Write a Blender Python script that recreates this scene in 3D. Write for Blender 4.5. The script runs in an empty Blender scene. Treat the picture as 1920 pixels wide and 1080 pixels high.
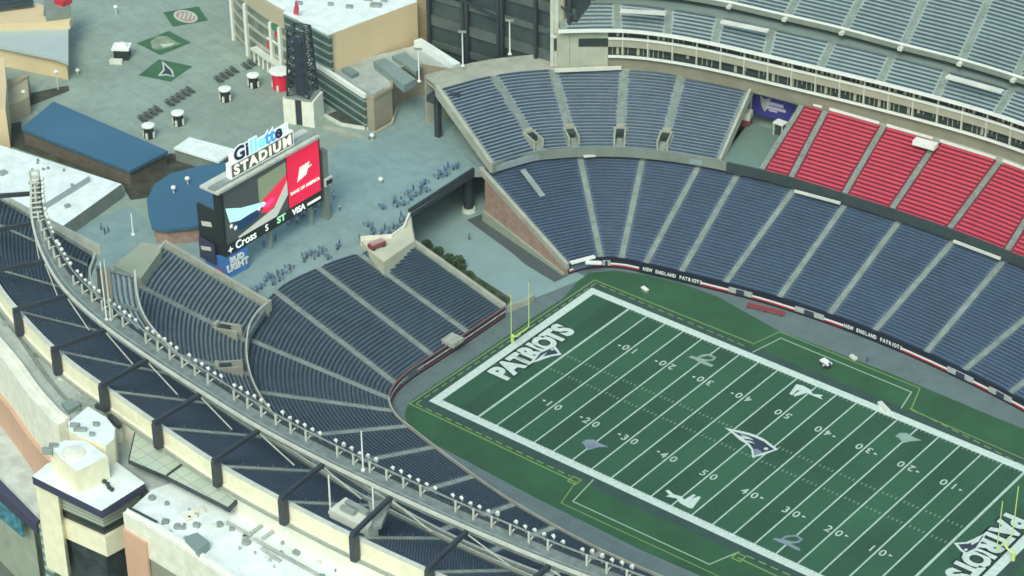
import bpy, math, random
import numpy as np
from mathutils import Vector
random.seed(7)
S = bpy.context.scene
# ---------------------------------------------------------------- camera
CAM = np.array([205.488, -323.186, 275.528]); YAW, PITCH, ROLL, FPX = 2.2526223, -0.5628012, -0.0104856, 4638.35
fw = np.array([math.cos(PITCH)*math.cos(YAW), math.cos(PITCH)*math.sin(YAW), math.sin(PITCH)])
rt = np.cross(fw, [0, 0, 1]); rt /= np.linalg.norm(rt); up = np.cross(rt, fw)
R_ = rt*math.cos(ROLL)+up*math.sin(ROLL); U_ = -rt*math.sin(ROLL)+up*math.cos(ROLL)
from mathutils import Matrix
cam = bpy.data.objects.new('camera', bpy.data.cameras.new('camera')); S.collection.objects.link(cam)
M = Matrix([[R_[i], U_[i], -fw[i], CAM[i]] for i in range(3)]+[[0, 0, 0, 1]])
cam.matrix_world = M
cam.data.sensor_width = 36; cam.data.lens = 36*FPX/1920; cam.data.clip_start = 1; cam.data.clip_end = 6000
S.camera = cam
def at(px, py, z):                      # survey helper: photo pixel + known height -> world point
    d = fw+R_*(px-960)/FPX-U_*(py-540)/FPX
    p = CAM+d*(z-CAM[2])/d[2]
    return (float(p[0]), float(p[1]), float(z))
def ats(L, z): return [at(a, b, z)[:2] for a, b in L]
# ---------------------------------------------------------------- light
EL, AZ = math.radians(48), math.radians(296)      # sun high, hazy, from behind-left of the camera
W = bpy.data.worlds.new('World'); S.world = W; W.use_nodes = True
nt = W.node_tree; bg = nt.nodes['Background']; sky = nt.nodes.new('ShaderNodeTexSky')
sky.sky_type = 'NISHITA'; sky.sun_disc = False; sky.sun_elevation = EL; sky.sun_rotation = math.radians(90)-AZ
sky.dust_density = 3.0; sky.air_density = 1.2; sky.ozone_density = 1.0
tint = nt.nodes.new('ShaderNodeMix'); tint.data_type = 'RGBA'; tint.blend_type = 'MULTIPLY'; tint.inputs[0].default_value = 1
tint.inputs[7].default_value = (0.90, 1.05, 0.92, 1)
nt.links.new(sky.outputs[0], tint.inputs[6]); nt.links.new(tint.outputs[2], bg.inputs[0]); bg.inputs[1].default_value = 0.15
sun = bpy.data.objects.new('sun', bpy.data.lights.new('sun', 'SUN')); S.collection.objects.link(sun)
sun.data.energy = 1.25; sun.data.angle = math.radians(22); sun.data.color = (1.0, 0.99, 0.90)
sd = Vector((math.cos(EL)*math.cos(AZ), math.cos(EL)*math.sin(AZ), math.sin(EL)))
sun.rotation_euler = sd.to_track_quat('Z', 'Y').to_euler()
S.view_settings.view_transform = 'Standard'; S.view_settings.look = 'None'
S.view_settings.exposure = 0.4; S.view_settings.gamma = 1
S.render.engine = 'CYCLES'
S.cycles.pixel_filter_type = 'BLACKMAN_HARRIS'; S.cycles.filter_width = 1.6
S.cycles.max_bounces = 5
# ---------------------------------------------------------------- materials
MATS = {}
def mat(name, col, rough=0.8, var=0.0, scale=0.3, emit=0, metal=0, stripes=None, bump=0):
    if name in MATS: return MATS[name]
    m = bpy.data.materials.new(name); m.use_nodes = True; t = m.node_tree; b = t.nodes['Principled BSDF']
    b.inputs['Base Color'].default_value = (*col, 1); b.inputs['Roughness'].default_value = rough; b.inputs['Metallic'].default_value = metal
    src = None
    if var or stripes:
        tc = t.nodes.new('ShaderNodeNewGeometry')
        if var:
            n = t.nodes.new('ShaderNodeTexNoise'); n.inputs['Scale'].default_value = scale; n.inputs['Detail'].default_value = 6; n.inputs['Roughness'].default_value = 0.65
            t.links.new(tc.outputs['Position'], n.inputs['Vector'])
            r = t.nodes.new('ShaderNodeMapRange'); r.inputs[1].default_value = 0.3; r.inputs[2].default_value = 0.7
            r.inputs[3].default_value = 1-var; r.inputs[4].default_value = 1+var; t.links.new(n.outputs['Fac'], r.inputs[0])
            mx = t.nodes.new('ShaderNodeVectorMath'); mx.operation = 'SCALE'; mx.inputs[0].default_value = col
            t.links.new(r.outputs[0], mx.inputs['Scale']); src = mx.outputs[0]
        if stripes:   # (axis index, period, colour2, duty)
            ax, per, c2, duty = stripes
            sp = t.nodes.new('ShaderNodeSeparateXYZ'); t.links.new(tc.outputs['Position'], sp.inputs[0])
            d = t.nodes.new('ShaderNodeMath'); d.operation = 'DIVIDE'; t.links.new(sp.outputs[ax], d.inputs[0]); d.inputs[1].default_value = per
            f = t.nodes.new('ShaderNodeMath'); f.operation = 'FRACT'; t.links.new(d.outputs[0], f.inputs[0])
            g = t.nodes.new('ShaderNodeMath'); g.operation = 'LESS_THAN'; t.links.new(f.outputs[0], g.inputs[0]); g.inputs[1].default_value = duty
            mm = t.nodes.new('ShaderNodeMix'); mm.data_type = 'RGBA'; t.links.new(g.outputs[0], mm.inputs[0])
            if src: t.links.new(src, mm.inputs[6])
            else: mm.inputs[6].default_value = (*col, 1)
            mm.inputs[7].default_value = (*c2, 1); src = mm.outputs[2]
        t.links.new(src, b.inputs['Base Color'])
    if emit:
        b.inputs['Emission Color'].default_value = (*col, 1); b.inputs['Emission Strength'].default_value = emit
    MATS[name] = m
    return m
concrete = mat('concrete', (.36, .37, .31), .9, .18, .25)
aisleM = mat('aisle_concrete', (.25, .295, .275), .9, .22, .5)
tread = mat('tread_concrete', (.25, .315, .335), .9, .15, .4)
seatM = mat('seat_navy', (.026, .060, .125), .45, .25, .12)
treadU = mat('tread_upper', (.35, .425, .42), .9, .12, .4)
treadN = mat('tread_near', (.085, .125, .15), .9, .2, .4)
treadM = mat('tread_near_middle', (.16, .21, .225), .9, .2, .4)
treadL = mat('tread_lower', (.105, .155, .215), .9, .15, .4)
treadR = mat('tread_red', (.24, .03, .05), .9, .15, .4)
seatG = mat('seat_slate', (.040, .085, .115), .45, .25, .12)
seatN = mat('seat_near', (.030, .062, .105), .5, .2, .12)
seatR = mat('seat_red', (.58, .055, .10), .5, .10, .15)
bannerM = mat('banner_black', (.015, .018, .035), .5)
white = mat('white_paint', (.78, .80, .76), .6, .06, .3)
offw = mat('off_white', (.62, .64, .57), .7, .12, .3)
redM = mat('red_paint', (.55, .03, .05), .5)
brightred = mat('bright_red', (.75, .02, .06), .5)
steel = mat('dark_steel', (.035, .045, .055), .5, .2, .4)
steelg = mat('grey_steel', (.26, .30, .28), .5, .2, .5)
lightst = mat('pale_steel', (.55, .57, .50), .5, .15, .5)
glass = mat('dark_glass', (.03, .045, .045), .15)
cream = mat('cream_render', (.80, .76, .57), .8, .10, .5)
creamw = mat('cream_white', (.74, .73, .63), .8, .13, .5)
beige = mat('beige_wall', (.64, .51, .32), .85, .08, .08)
taupe = mat('taupe_wall', (.31, .27, .20), .85, .12, .1)
salmon = mat('salmon_wall', (.58, .36, .26), .85, .08, .12)
brick = mat('brick_wall', (.34, .23, .185), .9, .28, .8)
roofw = mat('white_roof', (.80, .87, .85), .7, .09, .28)
roofg = mat('grey_roof', (.42, .46, .43), .8, .22, .12)
rooft = mat('teal_deck', (.20, .27, .26), .8, .12, .06)
blueR = mat('blue_roof', (.045, .13, .215), .55, .10, .06)
navyF = mat('navy_fascia', (.05, .05, .10), .5)
yellow = mat('goal_yellow', (.58, .72, .22), .5)
yline = mat('yellow_line', (.20, .33, .09), .8)
fline = mat('field_line', (.42, .55, .47), .8, .2, 1.0)
fwhite = mat('field_white', (.56, .66, .61), .8, .14, 1.2)
apron = mat('apron_grey', (.13, .18, .185), .85, .12, .06)
plazaM = mat('plaza_paving', (.27, .345, .30), .85, .12, .06)
mulch = mat('mulch', (.055, .06, .045), .95, .5, .35)
hedgeM = mat('hedge_leaf', (.055, .10, .045), .9, .5, .6)
trunkM = mat('bark', (.06, .05, .04), .9)
# field grass: 5-yard mowing bands + wear
def grass(name, a, b):
    m = bpy.data.materials.new(name); m.use_nodes = True; t = m.node_tree; bs = t.nodes['Principled BSDF']; bs.inputs['Roughness'].default_value = .9
    g = t.nodes.new('ShaderNodeNewGeometry'); sp = t.nodes.new('ShaderNodeSeparateXYZ'); t.links.new(g.outputs['Position'], sp.inputs[0])
    d = t.nodes.new('ShaderNodeMath'); d.operation = 'MULTIPLY'; d.inputs[1].default_value = math.pi/4.572; t.links.new(sp.outputs[0], d.inputs[0])
    s = t.nodes.new('ShaderNodeMath'); s.operation = 'SINE'; t.links.new(d.outputs[0], s.inputs[0])
    k = t.nodes.new('ShaderNodeMath'); k.operation = 'MULTIPLY'; k.inputs[1].default_value = 4; k.use_clamp = False; t.links.new(s.outputs[0], k.inputs[0])
    r = t.nodes.new('ShaderNodeMapRange'); r.inputs[1].default_value = -1; r.inputs[2].default_value = 1; r.inputs[3].default_value = .22; r.inputs[4].default_value = .58; t.links.new(k.outputs[0], r.inputs[0])
    n = t.nodes.new('ShaderNodeTexNoise'); n.inputs['Scale'].default_value = .05; n.inputs['Detail'].default_value = 5; t.links.new(g.outputs['Position'], n.inputs['Vector'])
    n2 = t.nodes.new('ShaderNodeTexNoise'); n2.inputs['Scale'].default_value = 1.4; n2.inputs['Detail'].default_value = 4; t.links.new(g.outputs['Position'], n2.inputs['Vector'])
    a1 = t.nodes.new('ShaderNodeMath'); a1.operation = 'MULTIPLY_ADD'; t.links.new(n.outputs[0], a1.inputs[0]); a1.inputs[1].default_value = 1.5; a1.inputs[2].default_value = -.72
    a2 = t.nodes.new('ShaderNodeMath'); a2.operation = 'MULTIPLY_ADD'; t.links.new(n2.outputs[0], a2.inputs[0]); a2.inputs[1].default_value = .8; a2.inputs[2].default_value = -.4
    s1 = t.nodes.new('ShaderNodeMath'); t.links.new(r.outputs[0], s1.inputs[0]); t.links.new(a1.outputs[0], s1.inputs[1])
    s2 = t.nodes.new('ShaderNodeMath'); s2.use_clamp = True; t.links.new(s1.outputs[0], s2.inputs[0]); t.links.new(a2.outputs[0], s2.inputs[1])
    mx = t.nodes.new('ShaderNodeMix'); mx.data_type = 'RGBA'; mx.inputs[6].default_value = (*a, 1); mx.inputs[7].default_value = (*b, 1)
    t.links.new(s2.outputs[0], mx.inputs[0]); t.links.new(mx.outputs[2], bs.inputs['Base Color'])
    return m
turfM = grass('field_turf', (.019, .067, .040), (.034, .124, .068))
turfO = mat('border_turf', (.028, .096, .046), .9, .22, .10)
turfD = mat('worn_turf', (.032, .072, .062), .9, .18, .3)
def joints(m, size, dark, rot=.1):                     # slab joints multiplied over a paving material
    t = m.node_tree; b = t.nodes['Principled BSDF']; src = b.inputs['Base Color'].links[0].from_socket
    g = t.nodes.new('ShaderNodeNewGeometry'); mp = t.nodes.new('ShaderNodeMapping'); mp.inputs['Rotation'].default_value[2] = rot; t.links.new(g.outputs['Position'], mp.inputs[0])
    br = t.nodes.new('ShaderNodeTexBrick'); br.offset = .5; br.inputs['Scale'].default_value = 1; br.inputs['Mortar Size'].default_value = .11; br.inputs['Brick Width'].default_value = size; br.inputs['Row Height'].default_value = size*.6
    br.inputs['Color1'].default_value = (1, 1, 1, 1); br.inputs['Color2'].default_value = (.94, .94, .94, 1); br.inputs['Mortar'].default_value = (dark, dark, dark, 1); t.links.new(mp.outputs[0], br.inputs['Vector'])
    st = t.nodes.new('ShaderNodeTexNoise'); st.inputs['Scale'].default_value = .35; st.inputs['Detail'].default_value = 8; st.inputs['Roughness'].default_value = .75; t.links.new(g.outputs['Position'], st.inputs['Vector'])
    sr = t.nodes.new('ShaderNodeMapRange'); sr.inputs[1].default_value = .35; sr.inputs[2].default_value = .62; sr.inputs[3].default_value = .86; sr.inputs[4].default_value = 1.04; t.links.new(st.outputs['Fac'], sr.inputs[0])
    mx = t.nodes.new('ShaderNodeMix'); mx.data_type = 'RGBA'; mx.blend_type = 'MULTIPLY'; mx.inputs[0].default_value = 1; t.links.new(src, mx.inputs[6]); t.links.new(br.outputs['Color'], mx.inputs[7])
    sc = t.nodes.new('ShaderNodeVectorMath'); sc.operation = 'SCALE'; t.links.new(mx.outputs[2], sc.inputs[0]); t.links.new(sr.outputs[0], sc.inputs['Scale']); t.links.new(sc.outputs[0], b.inputs['Base Color'])
pass
joints(plazaM, 7.0, .84, .15); joints(roofw, 9.0, .92, .4); joints(roofg, 6.0, .82, .3); joints(apron, 6.0, .85, 0)
# ---------------------------------------------------------------- mesh helpers
COL = S.collection
class MB:
    def __init__(s): s.v = []; s.f = []; s.m = []
    def add(s, vs, fs, mi=0):
        o = len(s.v); s.v += [tuple(map(float, v)) for v in vs]; s.f += [tuple(i+o for i in f) for f in fs]; s.m += [mi]*len(fs)
    def box(s, c, d, rz=0, mi=0):                      # centre of base, dims
        x, y, z = c; a, b, h = d; ca, sa = math.cos(rz), math.sin(rz)
        P = [(x+ca*i*a/2-sa*j*b/2, y+sa*i*a/2+ca*j*b/2) for i, j in ((-1, -1), (1, -1), (1, 1), (-1, 1))]
        s.prism(P, z, z+h, mi)
    def prism(s, P, z0, z1, mi=0, ti=None):
        A = sum(P[i][0]*P[(i+1) % len(P)][1]-P[(i+1) % len(P)][0]*P[i][1] for i in range(len(P)))
        if A < 0: P = P[::-1]
        n = len(P); V = [(p[0], p[1], z0) for p in P]+[(p[0], p[1], z1) for p in P]
        s.add(V, [(i, (i+1) % n, n+(i+1) % n, n+i) for i in range(n)]+[tuple(range(n-1, -1, -1))], mi)
        s.add(V[n:], [tuple(range(n))], mi if ti is None else ti)
    def bar(s, a, b, w, h=None, mi=0):
        a = Vector(a); b = Vector(b); h = h or w; d = (b-a).normalized()
        u = Vector((0, 0, 1)) if abs(d.z) < .95 else Vector((1, 0, 0))
        r = d.cross(u).normalized()*w/2; q = r.cross(d).normalized()*h/2
        s.add([a-r-q, a+r-q, a+r+q, a-r+q, b-r-q, b+r-q, b+r+q, b-r+q],
              [(0, 1, 2, 3), (7, 6, 5, 4), (0, 4, 5, 1), (1, 5, 6, 2), (2, 6, 7, 3), (3, 7, 4, 0)], mi)
    def cyl(s, a, b, r0, r1=None, n=10, mi=0):
        a = Vector(a); b = Vector(b); r1 = r0 if r1 is None else r1; d = (b-a).normalized()
        u = Vector((0, 0, 1)) if abs(d.z) < .95 else Vector((1, 0, 0)); x = d.cross(u).normalized(); y = d.cross(x)
        V = []
        for c, r in ((a, r0), (b, r1)):
            V += [c+x*r*math.cos(2*math.pi*i/n)+y*r*math.sin(2*math.pi*i/n) for i in range(n)]
        s.add(V, [(i, (i+1) % n, n+(i+1) % n, n+i) for i in range(n)]+[tuple(range(n-1, -1, -1)), tuple(range(n, 2*n))], mi)
    def dome(s, c, r, h, n=12, k=4, mi=0):
        V = [(c[0], c[1], c[2]+h)]; F = []
        for j in range(1, k+1):
            a = math.pi/2*j/k
            V += [(c[0]+r*math.sin(a)*math.cos(2*math.pi*i/n), c[1]+r*math.sin(a)*math.sin(2*math.pi*i/n), c[2]+h*math.cos(a)) for i in range(n)]
        F += [(0, 1+i, 1+(i+1) % n) for i in range(n)]
        for j in range(k-1):
            o = 1+j*n; F += [(o+i, o+n+i, o+n+(i+1) % n, o+(i+1) % n) for i in range(n)]
        s.add(V, F, mi)
    def wall(s, P, z0, z1, th=.3, mi=0):               # thick wall along an open polyline
        n = len(P); L, Rr = [], []
        for i in range(n):
            a = np.array(P[max(i-1, 0)]); b = np.array(P[min(i+1, n-1)]); d = b-a; d = d/np.linalg.norm(d); nn = np.array([-d[1], d[0]])*th/2
            L.append(np.array(P[i])+nn); Rr.append(np.array(P[i])-nn)
        z0 = z0 if hasattr(z0, '__len__') else [z0]*n; z1 = z1 if hasattr(z1, '__len__') else [z1]*n
        V = []
        for i in range(n): V += [(*L[i], z0[i]), (*Rr[i], z0[i]), (*Rr[i], z1[i]), (*L[i], z1[i])]
        F = [(0, 1, 2, 3), (4*n-1, 4*n-2, 4*n-3, 4*n-4)]
        for i in range(n-1):
            o = 4*i
            for k in range(4): F.append((o+k, o+4+k, o+4+(k+1) % 4, o+(k+1) % 4))
        s.add(V, F, mi)
    def strip(s, A, B, zA, zB=None, mi=0):
        zB = zA if zB is None else zB; n = len(A)
        s.add([(p[0], p[1], zA) for p in A]+[(p[0], p[1], zB) for p in B], [(i, i+1, n+i+1, n+i) for i in range(n-1)], mi)
    def build(s, name, mats, parent=None):
        me = bpy.data.meshes.new(name); me.from_pydata(s.v, [], s.f)
        if not isinstance(mats, (list, tuple)): mats = [mats]
        for m in mats: me.materials.append(m)
        if len(mats) > 1: me.polygons.foreach_set('material_index', s.m)
        me.update(); o = bpy.data.objects.new(name, me); COL.objects.link(o)
        if parent: o.parent = parent
        return o
def tag(o, label=None, cat=None, group=None, kind=None):
    if label: o['label'] = label
    if cat: o['category'] = cat
    if group: o['group'] = group
    if kind: o['kind'] = kind
    return o
def thing(name, label, cat, group=None, loc=None):
    o = bpy.data.objects.new(name, None); COL.objects.link(o); tag(o, label, cat, group)
    o.empty_display_size = .5
    if loc: o.location = loc
    return o
def struct(name, mb, m): return tag(mb.build(name, m), name.replace('_', ' '), None, None, 'structure')
def copy_tree(o, parent=None):
    c = o.copy(); COL.objects.link(c)
    if parent: c.parent = parent
    for ch in o.children: copy_tree(ch, c)
    return c
def sheet(P, z): 
    m = MB(); A = sum(P[i][0]*P[(i+1) % len(P)][1]-P[(i+1) % len(P)][0]*P[i][1] for i in range(len(P)))
    if A < 0: P = P[::-1]
    m.add([(p[0], p[1], z) for p in P], [tuple(range(len(P)))]); return m
def cat(P, n=6, closed=False):
    P = [np.array(p, float) for p in P]; Q = [2*P[0]-P[1]]+P+[2*P[-1]-P[-2]]; o = []
    for i in range(len(P)-1):
        a, b, c, d = Q[i:i+4]
        for k in range(n):
            t = k/n; o.append(.5*((2*b)+(c-a)*t+(2*a-5*b+4*c-d)*t*t+(3*b-a-3*c+d)*t**3))
    o.append(P[-1]); return [tuple(p) for p in o]
def offset(P, d):
    o = []
    for i in range(len(P)):
        a = np.array(P[max(i-1, 0)]); b = np.array(P[min(i+1, len(P)-1)]); t = (b-a)/np.linalg.norm(b-a)
        o.append((P[i][0]-t[1]*d, P[i][1]+t[0]*d))
    return o
def mir(P): return [(x, -y) for x, y in P]
def text(name, s, m, size, mtx, parent=None, bold=0.0, ext=0.0, sx=1.0, align='CENTER', space=1.0):
    c = bpy.data.curves.new(name, 'FONT'); c.body = s; c.size = size; c.align_x = align; c.align_y = 'CENTER'; c.offset = bold*size; c.extrude = ext; c.space_character = space
    c.resolution_u = 3
    o = bpy.data.objects.new(name, c); COL.objects.link(o); bpy.context.view_layer.update()
    me = bpy.data.meshes.new_from_object(o.evaluated_get(bpy.context.evaluated_depsgraph_get()))
    bpy.data.objects.remove(o); me.name = name
    me.transform(mtx @ Matrix.Diagonal((sx, 1, 1, 1))); me.materials.clear(); me.materials.append(m)
    o = bpy.data.objects.new(name, me); COL.objects.link(o)
    if parent: o.parent = parent
    return o
def frame(o, x, y):                                    # matrix from origin, text-right and text-up directions
    x = Vector(x).normalized(); y = Vector(y).normalized(); z = x.cross(y)
    return Matrix([[x[i], y[i], z[i], o[i]] for i in range(3)]+[[0, 0, 0, 1]])
# ================================================================ curves of the bowl (metres; x along the pitch, y across it)
LFn = [(-64, 5), (-64.2, 16), (-64.3, 23), (-63.4, 28.5), (-61, 33), (-56.5, 36.2), (-51, 37.8), (-39, 40.6), (-22, 43.8), (0, 45.2), (22, 43.8), (40, 41), (55, 37.5), (70, 33)]
LRf = [(-93, 35), (-90.5, 41), (-87, 46), (-80, 54), (-70, 61.5), (-59, 66.2), (-50, 68.8), (-37, 71), (-23, 72), (0, 72.8), (23, 72), (40, 70), (60, 66), (75, 62)]
MFc = [(-90, 34.5), (-89, 39.5), (-86, 45), (-79, 52.5), (-70, 59), (-58, 64.3), (-44, 68), (-34, 69.5), (-15, 71), (0, 71.5), (15, 71), (34, 69.5), (50, 66.5), (65, 62)]
MRc = [(-111, 42), (-106, 54), (-98, 64), (-86, 73.5), (-73, 80), (-59, 84), (-34, 87), (-13, 88.8), (0, 89.5), (13, 88.8), (34, 87), (59, 83), (72, 79)]
SFc = [(-103, 52), (-101.5, 56.5), (-95, 64), (-85.4, 72), (-77, 76.3), (-66, 79.6), (-51.6, 82.3), (-31.7, 85.6), (-15, 87.8), (0, 88.8), (15, 88), (32, 85.5), (50, 82.5), (65, 79)]
SRc = [(-100, 69), (-89, 77.5), (-79, 82), (-67.5, 85.4), (-52.5, 88.2), (-32.5, 91.5), (-15.5, 93.5), (0, 94.5), (15.5, 93.7), (33, 91.3), (52, 88)]
UFc = [(-98.5, 70.5), (-93, 77.0), (-81, 84.0), (-68, 88.1), (-56.5, 90.1), (-41.6, 92.5), (-26.6, 93.9), (-12, 95.5), (3, 95.8), (18, 95.3), (35, 93.5), (50, 91.0), (70, 87.5)]
URc = [(-111, 81.5), (-100, 92.5), (-88.4, 100.2), (-75, 105.4), (-61.6, 109.2), (-48.2, 111.4), (-34.3, 113.3), (-20.1, 114.9), (-5.8, 115.4), (8.2, 115.3), (22, 114.6), (36, 113), (52, 110.5), (70, 107)]
# ================================================================ ground
g = sheet([(-1380, -1380), (1380, -1380), (1380, 1380), (-1380, 1380)], -1.0)
struct('ground', g, mat('far_ground', (.16, .18, .14), .95, .3, .02))
# bowl floor
bowl = [(-112, -95), (90, -95), (90, 95), (-112, 95)]
m = MB(); m.prism(bowl, -.9, -.03); struct('sideline_walkway', m, apron)
# plaza slab
brE = ats([(888, 322), (767, 400)], 11)
P = [(-85.7, 2.6), (-91.2, -7.3), (-94, -16.5), (-94.7, -28.4), (-92.5, -36), (-87, -46.5), (-80, -54.5), (-66, -64), (-66, -80), (-900, -80), (-900, 900), (200, 900), (200, 120), (-66, 86), (-66, 64), (-80.5, 54), (-87, 46), (-92.9, 35.4)]+brE
m = MB(); m.prism(P, 9.7, 11.0); struct('plaza', m, plazaM)
m = MB(); m.prism([(-900, -79.5), (-112, -79.5), (-112, 899), (-900, 899)], -.95, 9.69); struct('plaza_fill', m, taupe)
deckP = [(105, 437), (245, 385), (300, 425), (395, 440), (560, 305), (615, 285), (690, 246), (738, 226), (738, 203), (785, 178), (815, 190), (905, 318), (886, 324), (768, 402), (768, 455), (673, 478), (600, 505), (510, 548), (498, 572), (318, 463), (262, 458), (200, 500)]
_dk = mat('deck_coating', (.235, .345, .345), .8, .10, .05); joints(_dk, 9.0, .90, .05)
struct('concourse_deck', sheet(ats(deckP, 11.03), 11.03), mat('deck_coating', (.235, .345, .345), .8, .10, .05))
# plaza paving bands & stains
# service ramp between the stands (field level)
rampP = ats([(885, 318), (1062, 500), (1100, 520), (1000, 560), (940, 585), (765, 470), (700, 440), (760, 330)], 0)
struct('service_ramp', sheet(rampP, -.01), mat('ramp_concrete', (.23, .335, .335), .85, .12, .1))
struct('ramp_dark_strip', sheet(ats([(875, 412), (908, 400), (925, 415), (945, 425), (1066, 517), (1040, 529), (985, 496), (960, 474)], .012), .012), mat('strip_dark_grey', (.075, .095, .10), .85, .12, .3))  # darker grey strip on the ramp along the brick wall
# ================================================================ field
turf_edge = [(1062, 552), (1083, 528), (1104, 512), (1150, 507), (1210, 515), (1280, 532), (1347, 557), (1460, 620), (1553, 655), (1667, 699), (1760, 738), (1860, 780), (1960, 820), (2200, 905)]
te = ats(turf_edge, 0)
ne = ats([(1055, 560), (990, 601), (953, 628), (860, 691), (790, 738), (772, 750), (762, 764), (759, 778), (764, 793), (778, 808), (797, 823), (850, 851), (1000, 931), (1200, 1030), (1360, 1100), (1700, 1250)], 0)
outl = te+[(66, 20), (66, -20)]+ne[::-1]
field = struct('field', sheet(outl, 0), turfO)
def fpart(name, mb, m): return mb.build(name, m, field)
L2, W2 = 54.86, 24.38
def rect(x0, y0, x1, y1, z): return sheet([(x0, y0), (x1, y0), (x1, y1), (x0, y1)], z)
fpart('worn_border', rect(-L2-3.9, -W2-4.2, L2+3.9, W2+4.2, .01), turfD)
fpart('playing_turf', rect(-L2, -W2, L2, W2, .02), turfM)
def ring(x, y, w, z):
    m = MB(); A = [(-x-w, -y-w), (x+w, -y-w), (x+w, y+w), (-x-w, y+w)]; B = [(-x, -y), (x, -y), (x, y), (-x, y)]
    m.add([(*p, z) for p in A+B], [(i, (i+1) % 4, 4+(i+1) % 4, 4+i) for i in range(4)]); return m
fpart('white_border', ring(L2, W2, 1.85, .035), fwhite)
Y = .9144
for i in range(-10, 11):
    w = .16 if abs(i) < 10 else .26
    fpart('yard_line', rect(i*5*Y-w, -W2, i*5*Y+w, W2, .035), fline)
hm = MB()
for yd in range(-49, 50):
    if yd % 5 == 0: continue
    for c, l in ((2.82, .36), (-2.82, .36)):
        hm.add([(yd*Y-.09, c-l, .036), (yd*Y+.09, c-l, .036), (yd*Y+.09, c+l, .036), (yd*Y-.09, c+l, .036)], [(0, 1, 2, 3)])
    for sgn in (1, -1):
        hm.add([(yd*Y-.08, sgn*(W2-.1)-.5, .036), (yd*Y+.08, sgn*(W2-.1)-.5, .036), (yd*Y+.08, sgn*(W2-.1)+.1, .036), (yd*Y-.08, sgn*(W2-.1)+.1, .036)], [(0, 1, 2, 3)])
fpart('hash_marks', hm, mat('hash_paint', (.26, .36, .28), .8))
outlinep = mat('black_outline', (.012, .025, .025), .8)  # dark outline painted behind the numbers and letters
for i in (-4, -3, -2, -1, 0, 1, 2, 3, 4):
    n = str(5-abs(i))
    for sgn in (-1, 1):
        x = i*10*Y; y = sgn*(W2-12.9*Y); ux = (-sgn, 0, 0); uy = (0, -sgn, 0)
        for dg, dx in ((n, -1.1), ('0', 1.1)):
            o = (x-sgn*dx, y, .05)
            text('yard_number', dg, fline, 2.6, frame(o, ux, uy), field, .018)
            text('number_outline', dg, outlinep, 2.6, frame((o[0], o[1], .044), ux, uy), field, .05)
        if i:                                          # arrow toward the nearer goal line
            s_ = 1 if i > 0 else -1
            a = MB(); bx = x+s_*2.3
            a.add([(bx, y-sgn*.3-.28, .05), (bx, y-sgn*.3+.28, .05), (bx+s_*.75, y-sgn*.3, .05)], [(0, 1, 2) if s_ < 0 else (0, 2, 1)]); fpart('arrow', a, fwhite)
# end-zone lettering
def letters(x, y0, y1, sgn):
    word = 'PATRIOTS'; wd = [1.05, 1.2, 1.05, 1.1, .55, 1.15, 1.05, 1.05]; tot = sum(wd); L = (y1-y0); acc = 0
    for ch, w in zip(word, wd):
        c = y0+(acc+w/2)/tot*L; acc += w
        for mm, b, z in ((fwhite, .055, .052), (outlinep, .125, .046)):
            text('wordmark_letter' if z > .05 else 'letter_outline', ch, mm, 6.6, frame((x-sgn*.2, -sgn*c if sgn > 0 else c, z), (0, -sgn, 0), (sgn, 0, 0)), field, b, sx=.82)
letters(-51.6, -11.6, 11.2, -1); letters(51.6, -11.6, 11.2, 1)
def fpoly(L, m, name='emblem', z=.06): 
    fpart(name, sheet(ats(L, z), z), m)
nav = mat('emblem_navy', (.03, .045, .075), .8, .1, .5); sil = mat('emblem_silver', (.20, .26, .30), .8)
def zz(L, x0, y0, k): return [(x0+a/k, y0+b/k) for a, b in L]
# midfield emblem
fpoly(zz([(370, 205), (520, 240), (800, 300), (950, 350), (1110, 430), (1220, 520), (1340, 600), (1100, 690), (870, 750), (850, 600), (760, 500), (640, 430), (520, 320)], 1320, 780, 9.6), fwhite, z=.055)
fpoly(zz([(520, 275), (800, 345), (940, 395), (1080, 460), (1190, 545), (1270, 600), (1080, 655), (905, 710), (890, 600), (810, 490), (700, 400)], 1320, 780, 9.6), nav, z=.065)
for q in ([(640, 320), (820, 385), (900, 440), (760, 400)], [(700, 430), (840, 450), (925, 500), (800, 470)], [(560, 330), (720, 380), (800, 420), (680, 400)], [(1080, 570), (1140, 565), (1160, 600), (1110, 615), (1075, 600)]):
    fpoly(zz(q, 1320, 780, 9.6), fwhite, 'emblem_streak', .075)
fpoly(zz([(900, 600), (960, 590), (1060, 655), (910, 705)], 1320, 780, 9.6), sil, 'emblem_face', .07)
# end-zone emblems
fpoly(zz([(790, 735), (880, 620), (980, 560), (1080, 525), (1160, 630), (1040, 650), (930, 690)], 860, 560, 6), fwhite, z=.062)
fpoly(zz([(850, 700), (920, 610), (1060, 550), (1120, 615), (1020, 635), (930, 655)], 860, 560, 6), nav, z=.07)
fpoly(zz([(930, 640), (1000, 600), (960, 640), (880, 690)], 860, 560, 6), fwhite, 'emblem_streak', .078)
fpoly(zz([(1035, 565), (1060, 560), (1075, 575), (1045, 582)], 860, 560, 6), fwhite, 'emblem_streak', .078)
fpoly(zz([(945, 870), (1120, 860), (1230, 810), (1410, 725), (1280, 940), (1200, 1010), (1110, 1030), (1030, 970)], 1660, 900, 7.385), fwhite, z=.062)
fpoly(zz([(1010, 890), (1150, 880), (1290, 810), (1370, 760), (1250, 940), (1120, 1005), (1060, 960)], 1660, 900, 7.385), nav, z=.07)
fpoly(zz([(1180, 870), (1340, 770), (1290, 850), (1200, 900)], 1660, 900, 7.385), fwhite, 'emblem_streak', .078)
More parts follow.
